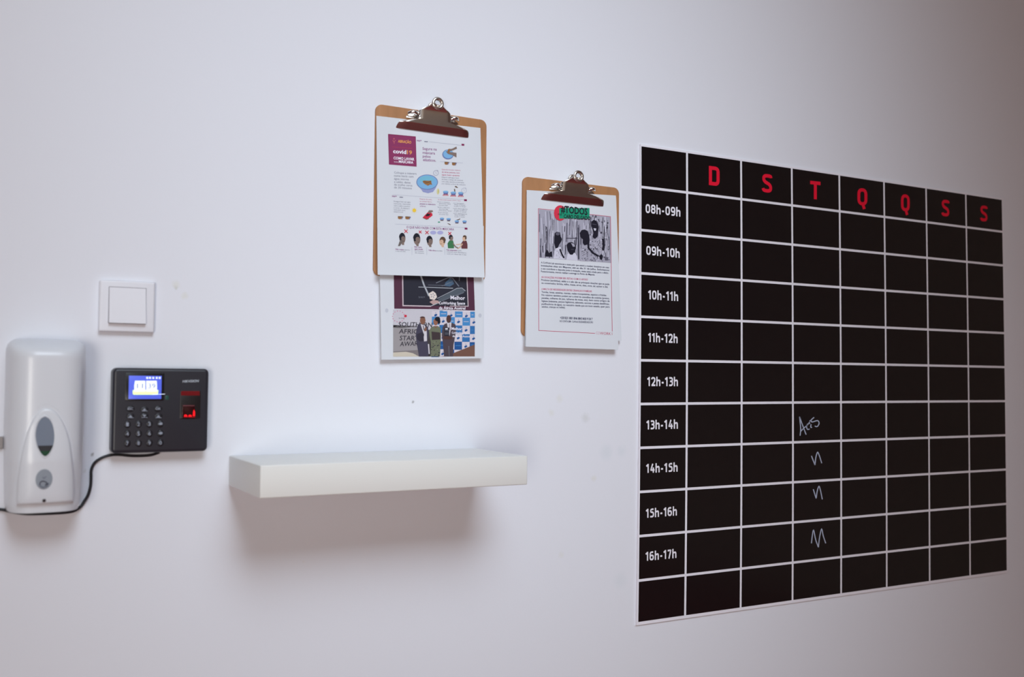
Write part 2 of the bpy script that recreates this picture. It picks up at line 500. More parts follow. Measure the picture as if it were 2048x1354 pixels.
for nm, t, lf, m_ in (('reservoir', .27, .0009, M_tray), ('green_liquid', .14, .0011, M_liq)):
    pg_ = below([(wcx+(x-wcx)*.98, wcz+(z-wcz)*.98) for x, z in wp], lo+(hi-lo)*t)
    bm = bmesh.new()
    add_loft(bm, [[(x, front_y(x, z, lf-.0006), z) for x, z in pg_], [(x, front_y(x, z, lf), z) for x, z in pg_]])
    mesh_obj(nm, bm, m_, vw)
# round grey sensor label with its lettering
def disc(bm, cx, cz, rx, rz, lf0, lf1, n=28, mi=0):
    rings = []
    for sc_, lf in ((1.0, lf0), (1.0, lf1), (.85, lf1+.0001), (.4, lf1+.0001), (.02, lf1+.0001)):
        rings.append([(cx+rx*sc_*math.cos(2*math.pi*k/n), front_y(cx+rx*sc_*math.cos(2*math.pi*k/n), cz+rz*sc_*math.sin(2*math.pi*k/n), lf), cz+rz*sc_*math.sin(2*math.pi*k/n)) for k in range(n)])
    add_loft(bm, rings, cap0=False, mi=mi)
q = at(88, 958.5, .093); e = at(105, 958.5, .093); e2 = at(88, 938, .093)
bm = bmesh.new(); disc(bm, q.x, q.z, e.x-q.x, e2.z-q.z, -.0002, .0004)
lab = autosmooth(mesh_obj('sensor_label', bm, mat('label_grey', (.30, .335, .385, 1), .35), sd), 50)
pl = Plane(-front_y(q.x, q.z, .0009))
pr = Print(pl, .0001)
dk = ink('label_dark', 62, 60, 78)
pr.text('AUTO', 80.5, 949, 97.5, 948, 5.0, dk, bold=.02)
pr.line([(85, 954), (88, 957), (92, 953)], 1.2, ink('label_mid', 105, 112, 128))
pr.line([(80, 968), (80.5, 972), (86, 975), (94, 972), (97, 966)], 1.6, ink('label_mid', 105, 112, 128))
pr.line([(79, 970), (81, 964), (86, 962), (92, 964), (95, 968), (90, 970)], 1.8, dk)
pr.build('label_print', lab)
q = at(88, 1001, .09); e = at(91.6, 1001, .09)
bm = bmesh.new(); disc(bm, q.x, q.z, e.x-q.x, e.x-q.x, -.0002, .0005)
mesh_obj('lock_screw', bm, mat('screw_dark', (.03, .022, .028, 1), .4), sd)
attach(sd)

# small tab on the wall left of the dispenser, cut by the picture edge
a = at(-9, 874, .006); b = at(6, 898, .006)
bm = bmesh.new(); add_box(bm, a.x, b.x, -.007, -.0003, b.z, a.z, .0012, 2)
o = mesh_obj('wall_tab', bm, mat('tab_grey', (.32, .28, .27, 1), .6))
o['label'] = 'small grey brown tab on the wall left of the white soap dispenser'; o['category'] = 'tab'

# ------------------------------------------------------------------ keypad terminal
TD = .028
tx0 = at(224.5, 820, TD).x; tx1 = at(416.8, 820, TD).x
tz1 = (at(225, 735, TD).z+at(417, 738, TD).z)/2; tz0 = (at(225, 908, TD).z+at(414, 902, TD).z)/2
tm = thing('fingerprint_terminal', 'black fingerprint time clock with lit blue screen and keypad', 'time clock', loc=((tx0+tx1)/2, 0, tz0))
bm = bmesh.new(); add_slab(bm, tx0, tx1, tz0, tz1, .0075, .002, TD, .005, 5)
autosmooth(mesh_obj('casing', bm, M_case, tm), 50)
def fz(px, py, d=TD): return at(px, py, d)
def slab_px(name, px0, py0, px1, py1, d0, d1, r, m, parent, bev=.0006):
    p, q = fz(px0, (py0+py1)/2, d1), fz(px1, (py0+py1)/2, d1)
    zt, zb = fz((px0+px1)/2, py0, d1).z, fz((px0+px1)/2, py1, d1).z
    bm = bmesh.new(); add_slab(bm, p.x, q.x, zb, zt, r, d0, d1, bev, 2)
    return autosmooth(mesh_obj(name, bm, m, parent), 50)
M_bez = mat('bezel_black', (.010, .010, .012, 1), .25)
slab_px('screen_bezel', 250.5, 745.5, 328.5, 801.5, TD-.001, TD+.0006, .0015, M_bez, tm)
scr = slab_px('screen', 257.5, 751.5, 323, 798, TD-.001, TD+.0010, .0004, mat('screen_blue', srgb(78, 94, 205), .3, emit=.62), tm, .0002)
pl = Plane(TD+.0011)
pr = Print(pl, .0001)
s_w = mat('screen_white', srgb(226, 236, 250), .4, emit=.75)
s_g = mat('screen_green', srgb(212, 232, 165), .4, emit=.75)
s_d = mat('screen_digits', srgb(120, 125, 165), .4, emit=.35)
pr.poly([(265.5, 780), (317, 780), (316, 788.5), (314, 789.5), (267.5, 789.5), (265.5, 788)], s_g, 0)
pr.poly([(270, 761.5), (290.5, 761.5), (290.5, 783), (268.5, 783), (268.5, 771)], s_w, 1)
pr.poly([(292.5, 761.5), (313.5, 761.5), (314, 771), (314, 783), (292.5, 783)], s_w, 1)
pr.line([(291.5, 762), (291.5, 779)], 1.0, s_d, 2)
pr.text('11', 274, 776.5, 286, 776.5, 9.5, s_d, 2)
pr.text('39', 296.5, 776.5, 311, 776.5, 9.5, s_d, 2)
for xx in (294.5, 300, 306.5, 313.5, 319.5): pr.rect(xx-1.8, 754, xx+1.8, 757.6, s_w, 1)
pr.line([(305, 789), (330, 788.2)], .9, s_w, 2)
pr.build('clock_display', scr)
# status light
slab_px('status_light', 330.5, 791, 337.5, 799.5, TD-.001, TD+.0003, .0012, mat('status_green', (.012, .075, .06, 1), .4), tm, .0002)
# lettering
pr = Print(Plane(TD), .0002)
pr.text('HIKVISION', 365, 765.2, 397, 764.2, 5.0, ink('logo_grey', 190, 196, 205), bold=.015, italic=.2)
pr.build('lettering', tm)
# keys
M_key = mat('key_black', (.013, .012, .017, 1), .35)
leg = ink('key_legend', 150, 156, 170)
def key(px, py, rx, ry, sym):
    c = fz(px, py, TD+.001); ex = fz(px+rx, py, TD+.001); ez = fz(px, py-ry, TD+.001)
    bm = bmesh.new(); rings = []
    for sc_, d in ((1.0, TD-.0008), (1.0, TD+.0006), (.9, TD+.0012), (.6, TD+.0014), (.05, TD+.0014)):
        rings.append([(c.x+(ex.x-c.x)*sc_*math.cos(2*math.pi*k/20), -d, c.z+(ez.z-c.z)*sc_*math.sin(2*math.pi*k/20)) for k in range(20)])
    add_loft(bm, rings)
    ko = autosmooth(mesh_obj('key', bm, M_key, tm), 50)
    pr = Print(Plane(TD+.0014), .00012)
    if sym == 'up': pr.poly([(px-4, py+2), (px, py-2.5), (px+4, py+2)], leg); pr.line([(px-6, py+3), (px+6, py+3)], 1, leg)
    elif sym == 'down': pr.poly([(px-4, py-2.5), (px, py+2), (px+4, py-2.5)], leg); pr.line([(px-6, py+3), (px+6, py+3)], 1, leg)
    elif sym == 'bar': pr.rect(px-5.2, py-1.6, px+5.2, py+2.4, leg)
    elif sym == 'ret': pr.poly([(px-4.2, py), (px-1, py-3), (px+4, py-2.6), (px+4, py+1.2), (px-1, py+2.4)], leg)
    else:
        pr.text(sym, px-2.6 if len(sym) == 1 else px-5.4, py+3.4 if len(sym) == 1 else py+2.2, px+2.6 if len(sym) == 1 else px+5.4, py+3.3 if len(sym) == 1 else py+2.2, 7.2 if len(sym) == 1 else 4.6, leg, bold=.02)
    pr.build('key_legend', ko)
for px, py, s_ in ((261, 817.5, 'ESC'), (289, 819, 'up'), (316.5, 817.5, 'OK'), (261, 832.5, 'up'), (289, 832, 'down'), (317, 832.5, 'up')):
    key(px, py, 8.0, 5.6, s_)
for r_, py in enumerate((849, 868, 887)):
    for c_, px in enumerate((255, 277.3, 299, 321)):
        key(px, py-(.4*c_), 6.6, 7.0, (('1', '2', '3', 'ret'), ('4', '5', '6', 'ret'), ('7', '8', '9', '0'))[r_][c_])
# fingerprint reader
rd = slab_px('fingerprint_reader', 360, 781.5, 401, 838, TD-.001, TD+.0005, .002, mat('reader_recess', (.012, .009, .010, 1), .3), tm)
M_rglow = mat('reader_red', (.22, .002, .006, 1), .25, emit=.35)
M_rhot = mat('reader_bright_red', (1.0, .006, .012, 1), .25, emit=.9)
pr = Print(Plane(TD+.0006), .0001)
pr.poly([(362, 783.5), (364, 782), (399, 782.3), (399.5, 791), (361.8, 791)], mat('reader_dark_red', (.12, .001, .004, 1), .25, emit=.25))
pr.build('reader_glow', rd)
rgl = slab_px('sensor_glass', 364.5, 810, 390, 836.5, TD-.001, TD+.0025, .0012, mat('sensor_glass', (.030, .002, .004, 1), .10), rd)
pr = Print(Plane(TD+.0026), .0001)
pr.rect(366, 810.4, 389, 812.2, mat('sensor_edge', (.16, .05, .06, 1), .3))
pr.poly([(367.8, 833), (369, 829.5), (373, 829.3), (375.5, 833)], M_rhot)
pr.poly([(376.5, 833), (378, 829.8), (382, 829.6), (384, 833)], M_rhot)
pr.poly([(385.5, 832), (386.2, 824), (388, 819), (390, 824), (390, 832)], M_rhot)
pr.poly([(367, 835), (367.5, 833.2), (390, 832.5), (390, 835.3)], M_rglow)
pr.build('sensor_light', rgl)
attach(tm)

# ------------------------------------------------------------------ cable
cp = [(318, 905, .006), (300, 910.5, .006), (268, 912, .005), (236, 909.5, .004), (215, 911.5, .004), (199, 918, .004), (188, 927, .004), (182.5, 940, .004), (182, 956, .004), (181, 972, .004), (176, 990, .004), (168, 1003, .005), (161, 1013, .007), (148, 1022, .012), (128, 1025.5, .016), (92, 1027.5, .018), (55, 1028, .016), (30, 1025, .010), (16, 1022, .005), (4, 1019.5, .004), (-16, 1018, .004)]
bm = bmesh.new(); add_tube(bm, smooth_path([at(*p) for p in cp], 5), .0022, 10)
o = mesh_obj('power_cable', bm, M_cable, smooth=True)
o['label'] = 'thin black cable running from the keypad terminal under the soap dispenser'; o['category'] = 'cable'

# ------------------------------------------------------------------ clipboards
def clipboard(label, corners, clip_l, clip_r, eye_tilt=0.0):
    (lx, ty), (rx, by) = corners['x'], corners['z']
    x0, x1 = lx, ty; z1, z0 = rx, by
    t = thing('clipboard', label, 'clipboard', 'brown clipboards hanging on the white wall', loc=((x0+x1)/2, 0, z0))
    bm = bmesh.new(); add_slab(bm, x0, x1, z0, z1, .013, .0006, .0042, .0008, 2)
    autosmooth(mesh_obj('board', bm, M_wood, t), 50)
    # clip frame: centre and half width from image pixels at the lip
    L, R_ = at(*clip_l, .010), at(*clip_r, .010)
    cx = (L.x+R_.x)/2; hw = (R_.x-L.x)/2; zl = (L.z+R_.z)/2
    k = hw/.073
    # jaw: formed plate, rows from the lip up to the eye
    rows = [(0.0, 1.0, .0094), (.004, .992, .0126), (.0085, .970, .0164), (.0108, .945, .0184), (.0118, .925, .0189), (.0145, .84, .0190), (.0172, .70, .0191), (.0192, .56, .0192), (.0206, .455, .0193), (.0225, .425, .0194),
            (.030, .418, .0199), (.0365, .408, .0206), (.0395, .365, .0217), (.0425, .280, .0236), (.0455, .205, .0257), (.0480, .165, .0272)]
    bm = bmesh.new(); NU = 30; g = []
    for v, h, d in rows:
        row = []
        for i in range(NU+1):
            u = -1+2*i/NU
            e = max(0, abs(u)-.80)/.20
            dd = d-(.0045 if v < .021 else .0012)*e*e*(d/.022)
            row.append(bm.verts.new((cx+u*h*hw, -dd*k, zl+v*k)))
        g.append(row)
    for a, b in zip(g[:-1], g[1:]):
        for i in range(NU): bm.faces.new((a[i], a[i+1], b[i+1], b[i]))
    bmesh.ops.recalc_face_normals(bm, faces=bm.faces)
    if sum(f.normal.y for f in bm.faces) > 0:
        for f in bm.faces: f.normal_flip()
    jaw = autosmooth(mesh_obj('clip_jaw', bm, M_metal, t, normals=False), 22)
    so = jaw.modifiers.new('thickness', 'SOLIDIFY'); so.thickness = .0006; so.offset = -1; so.use_rim = False
    # eye ring at the top of the jaw
    ez, ed = zl+.0500*k, .0282*k
    bm = bmesh.new()
    ring = []
    for (rr, dd) in ((.0062, .0008), (.0055, -.0012), (.0060, -.0024), (.0112, -.0010), (.0119, .0004), (.0112, .0020), (.0086, .0028), (.0068, .0022)):
        ring.append([(cx+rr*k*math.cos(2*math.pi*q/32), -(ed+dd*k), ez+rr*k*math.sin(2*math.pi*q/32)) for q in range(32)])
    ring.append(ring[0])
    vr = [[bm.verts.new(p) for p in r0] for r0 in ring[:-1]]; vr.append(vr[0])
    for a, b in zip(vr[:-1], vr[1:]):
        for q in range(32): bm.faces.new((a[q], a[(q+1) % 32], b[(q+1) % 32], b[q]))
    mesh_obj('clip_eye', bm, M_metal, jaw, smooth=True)
    # dark gap strip under the lip (inside of the jaw)
    # base plate fixed to the board
    bm = bmesh.new()
    bx = .052*k
    bp = [(cx+a*bx, zl+b*k) for a, b in ((-1, .0225), (1, .0225), (1, .026), (.86, .031), (.68, .0375), (.4, .040), (-.4, .040), (-.68, .0375), (-.86, .031), (-1, .026))]
    add_loft(bm, [[(x, -.0041, z) for x, z in bp], [(x, -.0056, z) for x, z in bp], [(cx+(x-cx)*.985, -.0060, z) for x, z in bp]])
    base = autosmooth(mesh_obj('clip_base', bm, M_metal, t), 50)
    # two upturned brackets that carry the spring rod
    for s in (-1, 1):
        bm = bmesh.new()
        xa = cx+s*.031*k
        prof = []
        for q in range(9):
            a = math.pi*q/8
            prof.append((-.0055-.013*k*math.sin(a), zl+(.0305+.0085*math.cos(a))*k))
        rings = [[(xa+s*dx*k, y, z) for y, z in prof] for dx in (0, .0016)]
        add_loft(bm, rings)
        autosmooth(mesh_obj('clip_bracket', bm, M_chrome, base), 50)
        # curled bright ear outside the bracket
        bm = bmesh.new()
        pts = []
        for q in range(13):
            u = q/12
            pts.append(Vector((cx+s*(.034+.0175*u)*k, -.0075-.0085*k*math.sin(math.pi*(.15+.75*u)), zl+(.029+.0025*math.sin(3*u))*k)))
        add_tube(bm, pts, [.0046*k*(1-.55*u/12) for u in range(13)], 12)
        mesh_obj('clip_ear', bm, M_chrome, base, smooth=True)
    # spring rod with its domed ends
    bm = bmesh.new()
    pts = [Vector((cx+u*.040*k, -.0135*k, zl+.0315*k)) for u in (-1, -.97, -.9, .9, .97, 1)]
    add_tube(bm, pts, [.0008, .0024*k, .0030*k, .0030*k, .0024*k, .0008], 12)
    mesh_obj('spring_rod', bm, M_chrome, t, smooth=True)
    # rear hanging eye of the base plate
    bm = bmesh.new()
    rz = zl+.0475*k
    pts = [(cx+.0078*k*math.cos(2*math.pi*q/28), -.0070*k, rz+.0078*k*math.sin(2*math.pi*q/28)) for q in range(28)]
    add_tube(bm, pts, .0024*k, 8, closed=True)
    g0 = [(-.030, .038), (-.018, .0425), (-.0085, .0445), (.0085, .0445), (.018, .0425), (.030, .038)]
    rg = [[(cx+a*k, y, zl+b*k) for a, b in g0] for y in (-.0060, -.0045)]
    add_loft(bm, rg)
    autosmooth(mesh_obj('hanging_eye', bm, M_metal, t), 50)
    attach(t)
    return t
def xz(xl, xr, yt, yb, d=.004):
    """left/right from two pixels each, top/bottom likewise"""
    return {'x': (at(*xl, d).x, at(*xr, d).x), 'z': (at(*yt, d).z, at(*yb, d).z)}
clipboard('brown clipboard above the shelf, hung higher, holding the coloured face mask washing sheet',
          xz((749, 390), (972, 390), (860, 223.5), (747, 551)), (792.5, 257), (937.5, 274))
clipboard('brown clipboard on the right beside the black planner board, holding the red bordered notice',
          xz((1044.3, 520), (1237.8, 480), (1140, 364), (1046, 673)), (1083, 401), (1207.5, 411))

# ------------------------------------------------------------------ paper sheets
def sheet(label, corners, plane, parts=None, thick=.0004, curl=0.0, name='printed_sheet'):
    """corners: TL, TR, BR, BL in photo pixels"""
    TL, TR, BR, BL = corners
    c = plane.pt(*[(a+b)/2 for a, b in zip(TL, TR)])
    t = thing(name, label, 'paper sheet', 'sheets of paper on the clipboards', loc=c)
    bm = bmesh.new(); NU, NV = 10, 24
    fr = []; bk = []
    for j in range(NV+1):
        v = j/NV; ra = []; rb = []
        for i in range(NU+1):
            u = i/NU
            px = (TL[0]*(1-u)+TR[0]*u)*(1-v)+(BL[0]*(1-u)+BR[0]*u)*v
            py = (TL[1]*(1-u)+TR[1]*u)*(1-v)+(BL[1]*(1-u)+BR[1]*u)*v
            lift = curl*max(0, (v-.9)/.1)**2*(.35+.65*u)
            p = plane.pt(px, py, lift); ra.append(bm.verts.new(p)); rb.append(bm.verts.new(p+Vector((0, thick, 0))))
        fr.append(ra); bk.append(rb)
    for j in range(NV):
        for i in range(NU):
            bm.faces.new((fr[j][i], fr[j+1][i], fr[j+1][i+1], fr[j][i+1]))
            bm.faces.new((bk[j][i], bk[j][i+1], bk[j+1][i+1], bk[j+1][i]))
        bm.faces.new((fr[j][0], bk[j][0], bk[j+1][0], fr[j+1][0]))
        bm.faces.new((fr[j][NU], fr[j+1][NU], bk[j+1][NU], bk[j][NU]))
    for i in range(NU):
        bm.faces.new((fr[0][i], fr[0][i+1], bk[0][i+1], bk[0][i]))
        bm.faces.new((fr[NV][i], bk[NV][i], bk[NV][i+1], fr[NV][i+1]))
    autosmooth(mesh_obj('paper', bm, M_paper, t), 50)
    return t

# inks
I_mar = ink('maroon', 140, 52, 96); I_mar2 = ink('deep_maroon', 128, 20, 78); I_or = ink('orange', 232, 160, 84)
I_wh = ink('white', 240, 236, 246); I_pur = ink('purple', 138, 62, 128); I_gry = ink('grey', 108, 110, 132)
I_lgr = ink('light_grey', 170, 172, 190); I_rose = ink('rose', 190, 86, 124); I_blu = ink('light_blue', 126, 178, 220)
I_blu2 = ink('steel_blue', 110, 126, 176); I_lil = ink('lilac', 172, 172, 214); I_brn = ink('brown', 150, 104, 62)
I_brn2 = ink('dark_brown', 96, 72, 56); I_yel = ink('yellow', 240, 200, 62); I_red = ink('red', 206, 40, 66)
I_blk = ink('black', 26, 26, 38); I_grn = ink('green', 62, 120, 78); I_skn = ink('skin_brown', 132, 112, 104)
I_skn2 = ink('skin_light', 214, 178, 152); I_teal = ink('teal', 24, 146, 112); I_dk = ink('dark_text', 52, 54, 88)
I_lime = ink('lime', 214, 208, 160); I_pink = ink('pink', 206, 96, 140); I_tan = ink('tan', 186, 132, 70)

# --- award print below the left clipboard
pA = plane_through((865, 470), .0052, (865, 718), .0115)
sA = sheet('white sheet with two stacked award photographs hanging below the left clipboard',
           [(757.5, 440), (967.5, 452), (966.5, 716.5), (763, 719.5)], pA)
pr = Print(pA)
D_mar = ink('photo_maroon', 84, 46, 66); D_blk = ink('photo_black', 42, 42, 54); D_fr = ink('photo_frame', 205, 190, 196)
pr.poly([(787, 520), (946.5, 528), (949.8, 621.5), (866, 618.5), (788.5, 617.5)], D_mar, 0)
pr.poly([(804.5, 520), (934, 526), (936.8, 612.5), (806, 611)], D_blk, 1)
pr.line([(805, 530), (806, 611.2), (862, 612.5)], 2.2, D_fr, 2)
pr.line([(933, 534), (936.3, 612.5), (900, 612)], 1.6, D_fr, 2)
gl1 = ink('glass_grey', 120, 124, 136); gl2 = ink('glass_light', 176, 180, 188); gl3 = ink('glass_blue', 74, 98, 124)
pr.line([(840.5, 548), (848, 570), (858, 592)], 3.0, gl2, 3)
pr.line([(837, 574), (906, 576.5)], 1.3, gl2, 3)
pr.line([(856, 570), (890, 571)], .8, gl1, 3)
pr.poly([(890, 566), (900, 556), (906, 560), (908, 568), (900, 573), (890, 572)], gl3, 2)
pr.line([(872, 566), (897, 555), (905, 556), (918, 573)], 1.8, gl1, 3)
pr.line([(919, 551), (918.5, 562)], 1.6, gl1, 3); pr.line([(884, 572), (905, 563)], 1.0, gl1, 3)
pr.poly([(876, 598), (900, 585), (912, 577), (923, 575.5), (930.5, 581), (926, 587), (900, 596), (878, 604)], ink('glass_mid', 84, 92, 102), 3)
pr.line([(874, 597), (900, 584), (914, 576.5), (924, 576), (931, 582)], 1.0, gl2, 4); pr.line([(884, 602), (908, 592), (928, 585)], .9, gl1, 4)
pr.poly([(857, 587), (866, 582), (871.5, 586.5), (874, 594), (869, 600), (860, 598)], ink('emblem_cream', 226, 214, 206), 4)
for k in range(5):
    a = math.radians(72*k-80); pr.line([(865.5+2*math.cos(a), 591+2*math.sin(a)), (865.5+5*math.cos(a), 591+5*math.sin(a))], 1.2, I_gry, 5)
pr.poly([(859, 604), (866, 600), (876, 601), (880, 606), (866, 609)], ink('plaque_pink', 190, 158, 154), 4)
pr.text('2018/19', 837, 596, 849.5, 596, 3.2, gl1, 3)
pr.line([(862, 612), (875, 606.5)], 1.6, gl2, 5)
pr.text('Melhor', 901, 598.8, 930, 599.8, 7.6, I_wh, 6, .02)
pr.text('CoWorking Space', 877.5, 608.6, 930.2, 609.2, 5.4, I_wh, 6, .025)
pr.text('da África Austral', 878, 618.2, 930.8, 619, 5.2, I_wh, 6, .025)
pr.line([(786.5, 618.4), (866, 619.6), (950, 621.9)], .9, I_wh, 6)
pr.build('upper_photograph', sA)
pr = Print(pA)
bk = ink('stage_grey', 158, 152, 154); bkl = ink('stage_light', 202, 198, 206)
pr.poly([(786.3, 619.5), (866, 620.6), (949.8, 622.8), (949.5, 712.8), (786.3, 713.2)], ink('stage_mid', 128, 120, 122), 0)
pr.poly([(786.3, 619.5), (866, 620.6), (866, 660), (786.3, 655)], bkl, 1)
pr.poly([(786.3, 650), (836, 652), (836, 700), (786.3, 703)], bk, 1)
pr.poly([(786.3, 705), (812, 703.5), (826, 706.5), (838, 713), (786.3, 713.2)], ink('cloth_cream', 206, 196, 180), 2)
pr.poly([(836, 652), (838, 713), (903, 713), (903, 620)], ink('stage_dark', 104, 92, 96), 0)
pr.poly([(895, 711), (949.5, 689), (949.5, 712.8), (880, 712.9)], ink('floor_brown', 118, 84, 72), 2)
b1 = [ink('panel_blue', 72, 138, 196), ink('panel_blue_mid', 52, 112, 172), ink('panel_blue_deep', 34, 84, 146)]
pw = ink('panel_white', 214, 206, 214)
for r_ in range(6):
    for c_ in range(6):
        x0 = 864+15.3*c_-.6*r_*.5; y0 = 621+(r_*16.2 if r_ else 0)-(4 if r_ else 0)+.5*c_
        x1 = min(x0+15.3, 949.6); y1 = 621+(r_+1)*16.2-4+.5*c_
        lim = 712-(x0-890)*.38
        if y0 > lim or x0 > 948: continue
        y1 = min(y1, lim+2)
        if (r_+c_) % 2: pr.rect(x0, y0, x1, y1, b1[min(2, r_//2)], 1); pr.rect(x0+2.5, (y0+y1)/2-.5, x1-2.5, (y0+y1)/2+.5, b1[0] if r_ > 1 else pw, 2)
        else:
            pr.rect(x0, y0, x1, y1, pw, 1)
            if y1-y0 > 10:
                pr.poly([(x0+5, y0+8), (x0+9, y0+6.5), (x0+11, y0+9), (x0+7, y0+12), (x0+4.5, y0+11)], b1[2], 2)
                pr.line([(x0+7.5, y0+3), (x0+7.5, y0+6.5)], 1.5, I_lgr, 2)
pr.line([(900-14, 622), (949.8, 622.8)], .8, I_wh, 3)
# lettering on the stage backdrop
for t_, xa, ya, xb, yb, h_ in (('SOUTHERN', 796.5, 653, 864, 654.5, 9.2), ('AFRICA', 797.5, 666.8, 846, 668, 9.2), ('STARTUP', 799, 680.5, 853, 681, 9.2), ('AWARDS', 799.5, 692.5, 850, 690.5, 9.0)):
    pr.text(t_, xa, ya, xb, yb, h_, ink('backdrop_letters', 60, 56, 66), 3, .015, .12)
for k in range(14):
    a = math.radians(26*k); pr.ell(797+12*math.cos(a), 633+11*math.sin(a), 1.0, .9, I_pink, 2, n=8)
pr.ell(811, 632, 2.8, 2.6, I_red, 3, n=10); pr.text('SA 2018', 797.5, 637.4, 808.5, 637.6, 2.4, I_dk, 3)
# three people of the printed photograph
suit = ink('suit_blue_grey', 70, 66, 84); suit2 = ink('suit_shadow', 52, 48, 62); shirt = ink('shirt', 212, 206, 212)
face1 = ink('print_skin', 134, 92, 74); face2 = ink('print_skin_dark', 82, 54, 50)
pr.poly([(833, 659), (836, 650), (841, 646), (850, 650), (856, 654), (857.5, 668), (855, 680), (857, 700), (857, 713), (838, 713), (834, 690), (831.5, 670)], suit, 4)
pr.poly([(841, 648), (850, 651), (853.5, 663), (854, 682), (848, 683), (846.5, 665)], shirt, 5)
pr.poly([(834, 668), (845, 664), (848, 667), (848, 682), (840, 683), (833, 678)], suit2, 5)
pr.line([(846.5, 651.5), (848, 660)], 1.6, suit2, 6)
pr.ell(845.5, 641, 5.6, 7.8, face1, 6, n=16); pr.ell(845, 636, 5.4, 3.2, face2, 7, 180, 360, 10)
pr.poly([(848, 659), (851, 653.5), (853.5, 655), (852.5, 662), (849, 663)], face1, 7); pr.line([(853, 648), (852, 655)], 1.6, suit2, 8)
pr.line([(857, 688), (858.5, 708)], 2.2, shirt, 5)
dr = ink('dress_olive', 112, 116, 96); dr2 = ink('dress_dark', 72, 66, 64)
pr.poly([(858, 662), (862, 655), (868, 652), (876, 652), (881, 656), (882, 670), (881, 690), (880, 713), (861, 713), (862, 685), (859, 672)], dr, 4)
pr.poly([(863, 663), (880, 665), (881, 679), (864, 680)], ink('print_tablet', 66, 54, 56), 5)
pr.poly([(868, 652), (872, 657), (875, 652)], face1, 5)
pr.ell(871.5, 643.5, 4.8, 7.2, ink('print_skin_warm', 148, 100, 80), 5, n=16)
pr.ell(875, 638, 5.4, 4.6, I_blk, 6, n=14); pr.ell(878, 643, 3.0, 5.0, I_blk, 6, n=10)
for k in range(26):
    pr.ell(862+random.random()*18, 682+random.random()*30, .7+random.random()*1.0, .7+random.random(), random.choice((dr2, suit2, ink('dress_pale', 140, 138, 118))), 6, n=6)
pr.poly([(885, 655), (889, 648), (896, 645.5), (904, 645.5), (911, 649), (912, 662), (909, 680), (907, 690), (906, 713), (888, 713), (886, 688), (883.5, 670)], ink('suit_plum', 78, 66, 74), 4)
pr.poly([(894, 646), (897, 644.5), (903, 645), (902, 656), (899, 672), (896, 660)], shirt, 5); pr.line([(899, 647), (899, 660)], 1.2, ink('tie_grey', 120, 104, 116), 6)
pr.ell(897.5, 638, 4.9, 8.0, face2, 6, n=16)
pr.rect(888.5, 655, 898.5, 674.5, D_blk, 6); pr.rect(890.5, 656.5, 895.5, 659, I_wh, 7)
for yy in (661, 665.5, 668): pr.rect(890, yy, 897, yy+.8, gl1, 7)
pr.poly([(886, 673), (892, 672), (903, 673), (905, 677), (900, 679), (888, 678.5)], face2, 7)
pr.line([(897.5, 692), (898.5, 712)], .9, gl1, 6)
pr.text('Melhor', 903, 659.6, 924, 660.4, 5.2, I_wh, 8, .025)
pr.text('CoWorking Space', 903.5, 667.4, 939.5, 668.2, 4.0, I_wh, 8, .025)
pr.text('da África Austral', 905, 673.8, 940, 674.6, 3.6, I_wh, 8, .025)
pr.build('lower_photograph', sA)
pg = ink('punch_grey', 196, 198, 208)
for x_, y_ in ((773.5, 621), (960, 631)):
    pr = Print(pA); pr.ell(x_, y_, 3.3, 4.2, pg, 0, n=14); pr.build('glue_mark', sA)
attach(sA)

# --- face-mask sheet on the left clipboard
pM = plane_through((860, 240), .0072, (860, 552), .0165)
sM = sheet('white sheet of coloured face mask washing drawings held in the left clipboard',
           [(752.8, 231.5), (960.8, 256), (969.3, 555), (755.5, 549.5)], pM, curl=.003)
pr = Print(pM)
pr.poly([(776.2, 267.8), (831.6, 273), (833.3, 333.4), (778, 329)], I_mar, 0)
pr.line([(776.8, 268.6), (778.6, 328.6)], 1.4, I_mar2, 1)
pr.line([(777, 268.6), (831, 273.8)], 1.2, I_mar2, 1)
pr.text('ABRAÇÃO', 796, 284.8, 822.5, 287.2, 5.2, I_or, 1, .03)
pr.ell(788, 277.5, 1.5, 1.6, ink('logo_rose', 196, 100, 110), 1, n=8); pr.line([(785.5, 280.5), (788, 284), (791, 280.5)], 1.3, ink('logo_rose', 196, 100, 110), 1); pr.line([(788, 283), (788.6, 287.4)], 1.3, ink('logo_rose', 196, 100, 110), 1)
pr.text('em tempos de pandemia global', 784.5, 294.4, 824, 297.6, 2.0, ink('logo_red', 190, 70, 84), 1)
pr.text('covid', 786.2, 305.8, 812.5, 308, 7.6, I_wh, 1, .03)
pr.text('19', 814, 308.2, 824, 309, 7.8, I_or, 1, .02)
pr.text('COMO LAVAR', 787, 318.4, 828.6, 321, 5.2, I_wh, 1, .03)
pr.text('esta', 788, 324.6, 796.6, 325.2, 3.0, I_wh, 1)
pr.text('MÁSCARA', 797.6, 325.4, 826.6, 327.4, 5.0, I_wh, 1, .03)
pr.build('title_block', sM)
pr = Print(pM)
def row(t, x0, y, x1, h, m, b=0.0, sl=.055): pr.text(t, x0, y, x1, y+sl*(x1-x0), h, m, 0, b)
row('Segure na', 845, 299.6, 873.5, 5.4, I_pur, .01); row('máscara', 845.3, 307.6, 870, 5.4, I_pur, .01)
row('pelos', 845.5, 314.8, 861, 5.4, I_pur, .01); row('elásticos.', 846, 322, 872, 5.4, I_pur, .01)
row('Quando houver mistura', 883.4, 340.0, 921, 2.9, I_rose); row('de várias pessoas, lave', 883.6, 345.2, 919, 2.9, I_rose, .01); row('água bem quente', 883.6, 350.6, 919, 2.9, I_rose, .01)
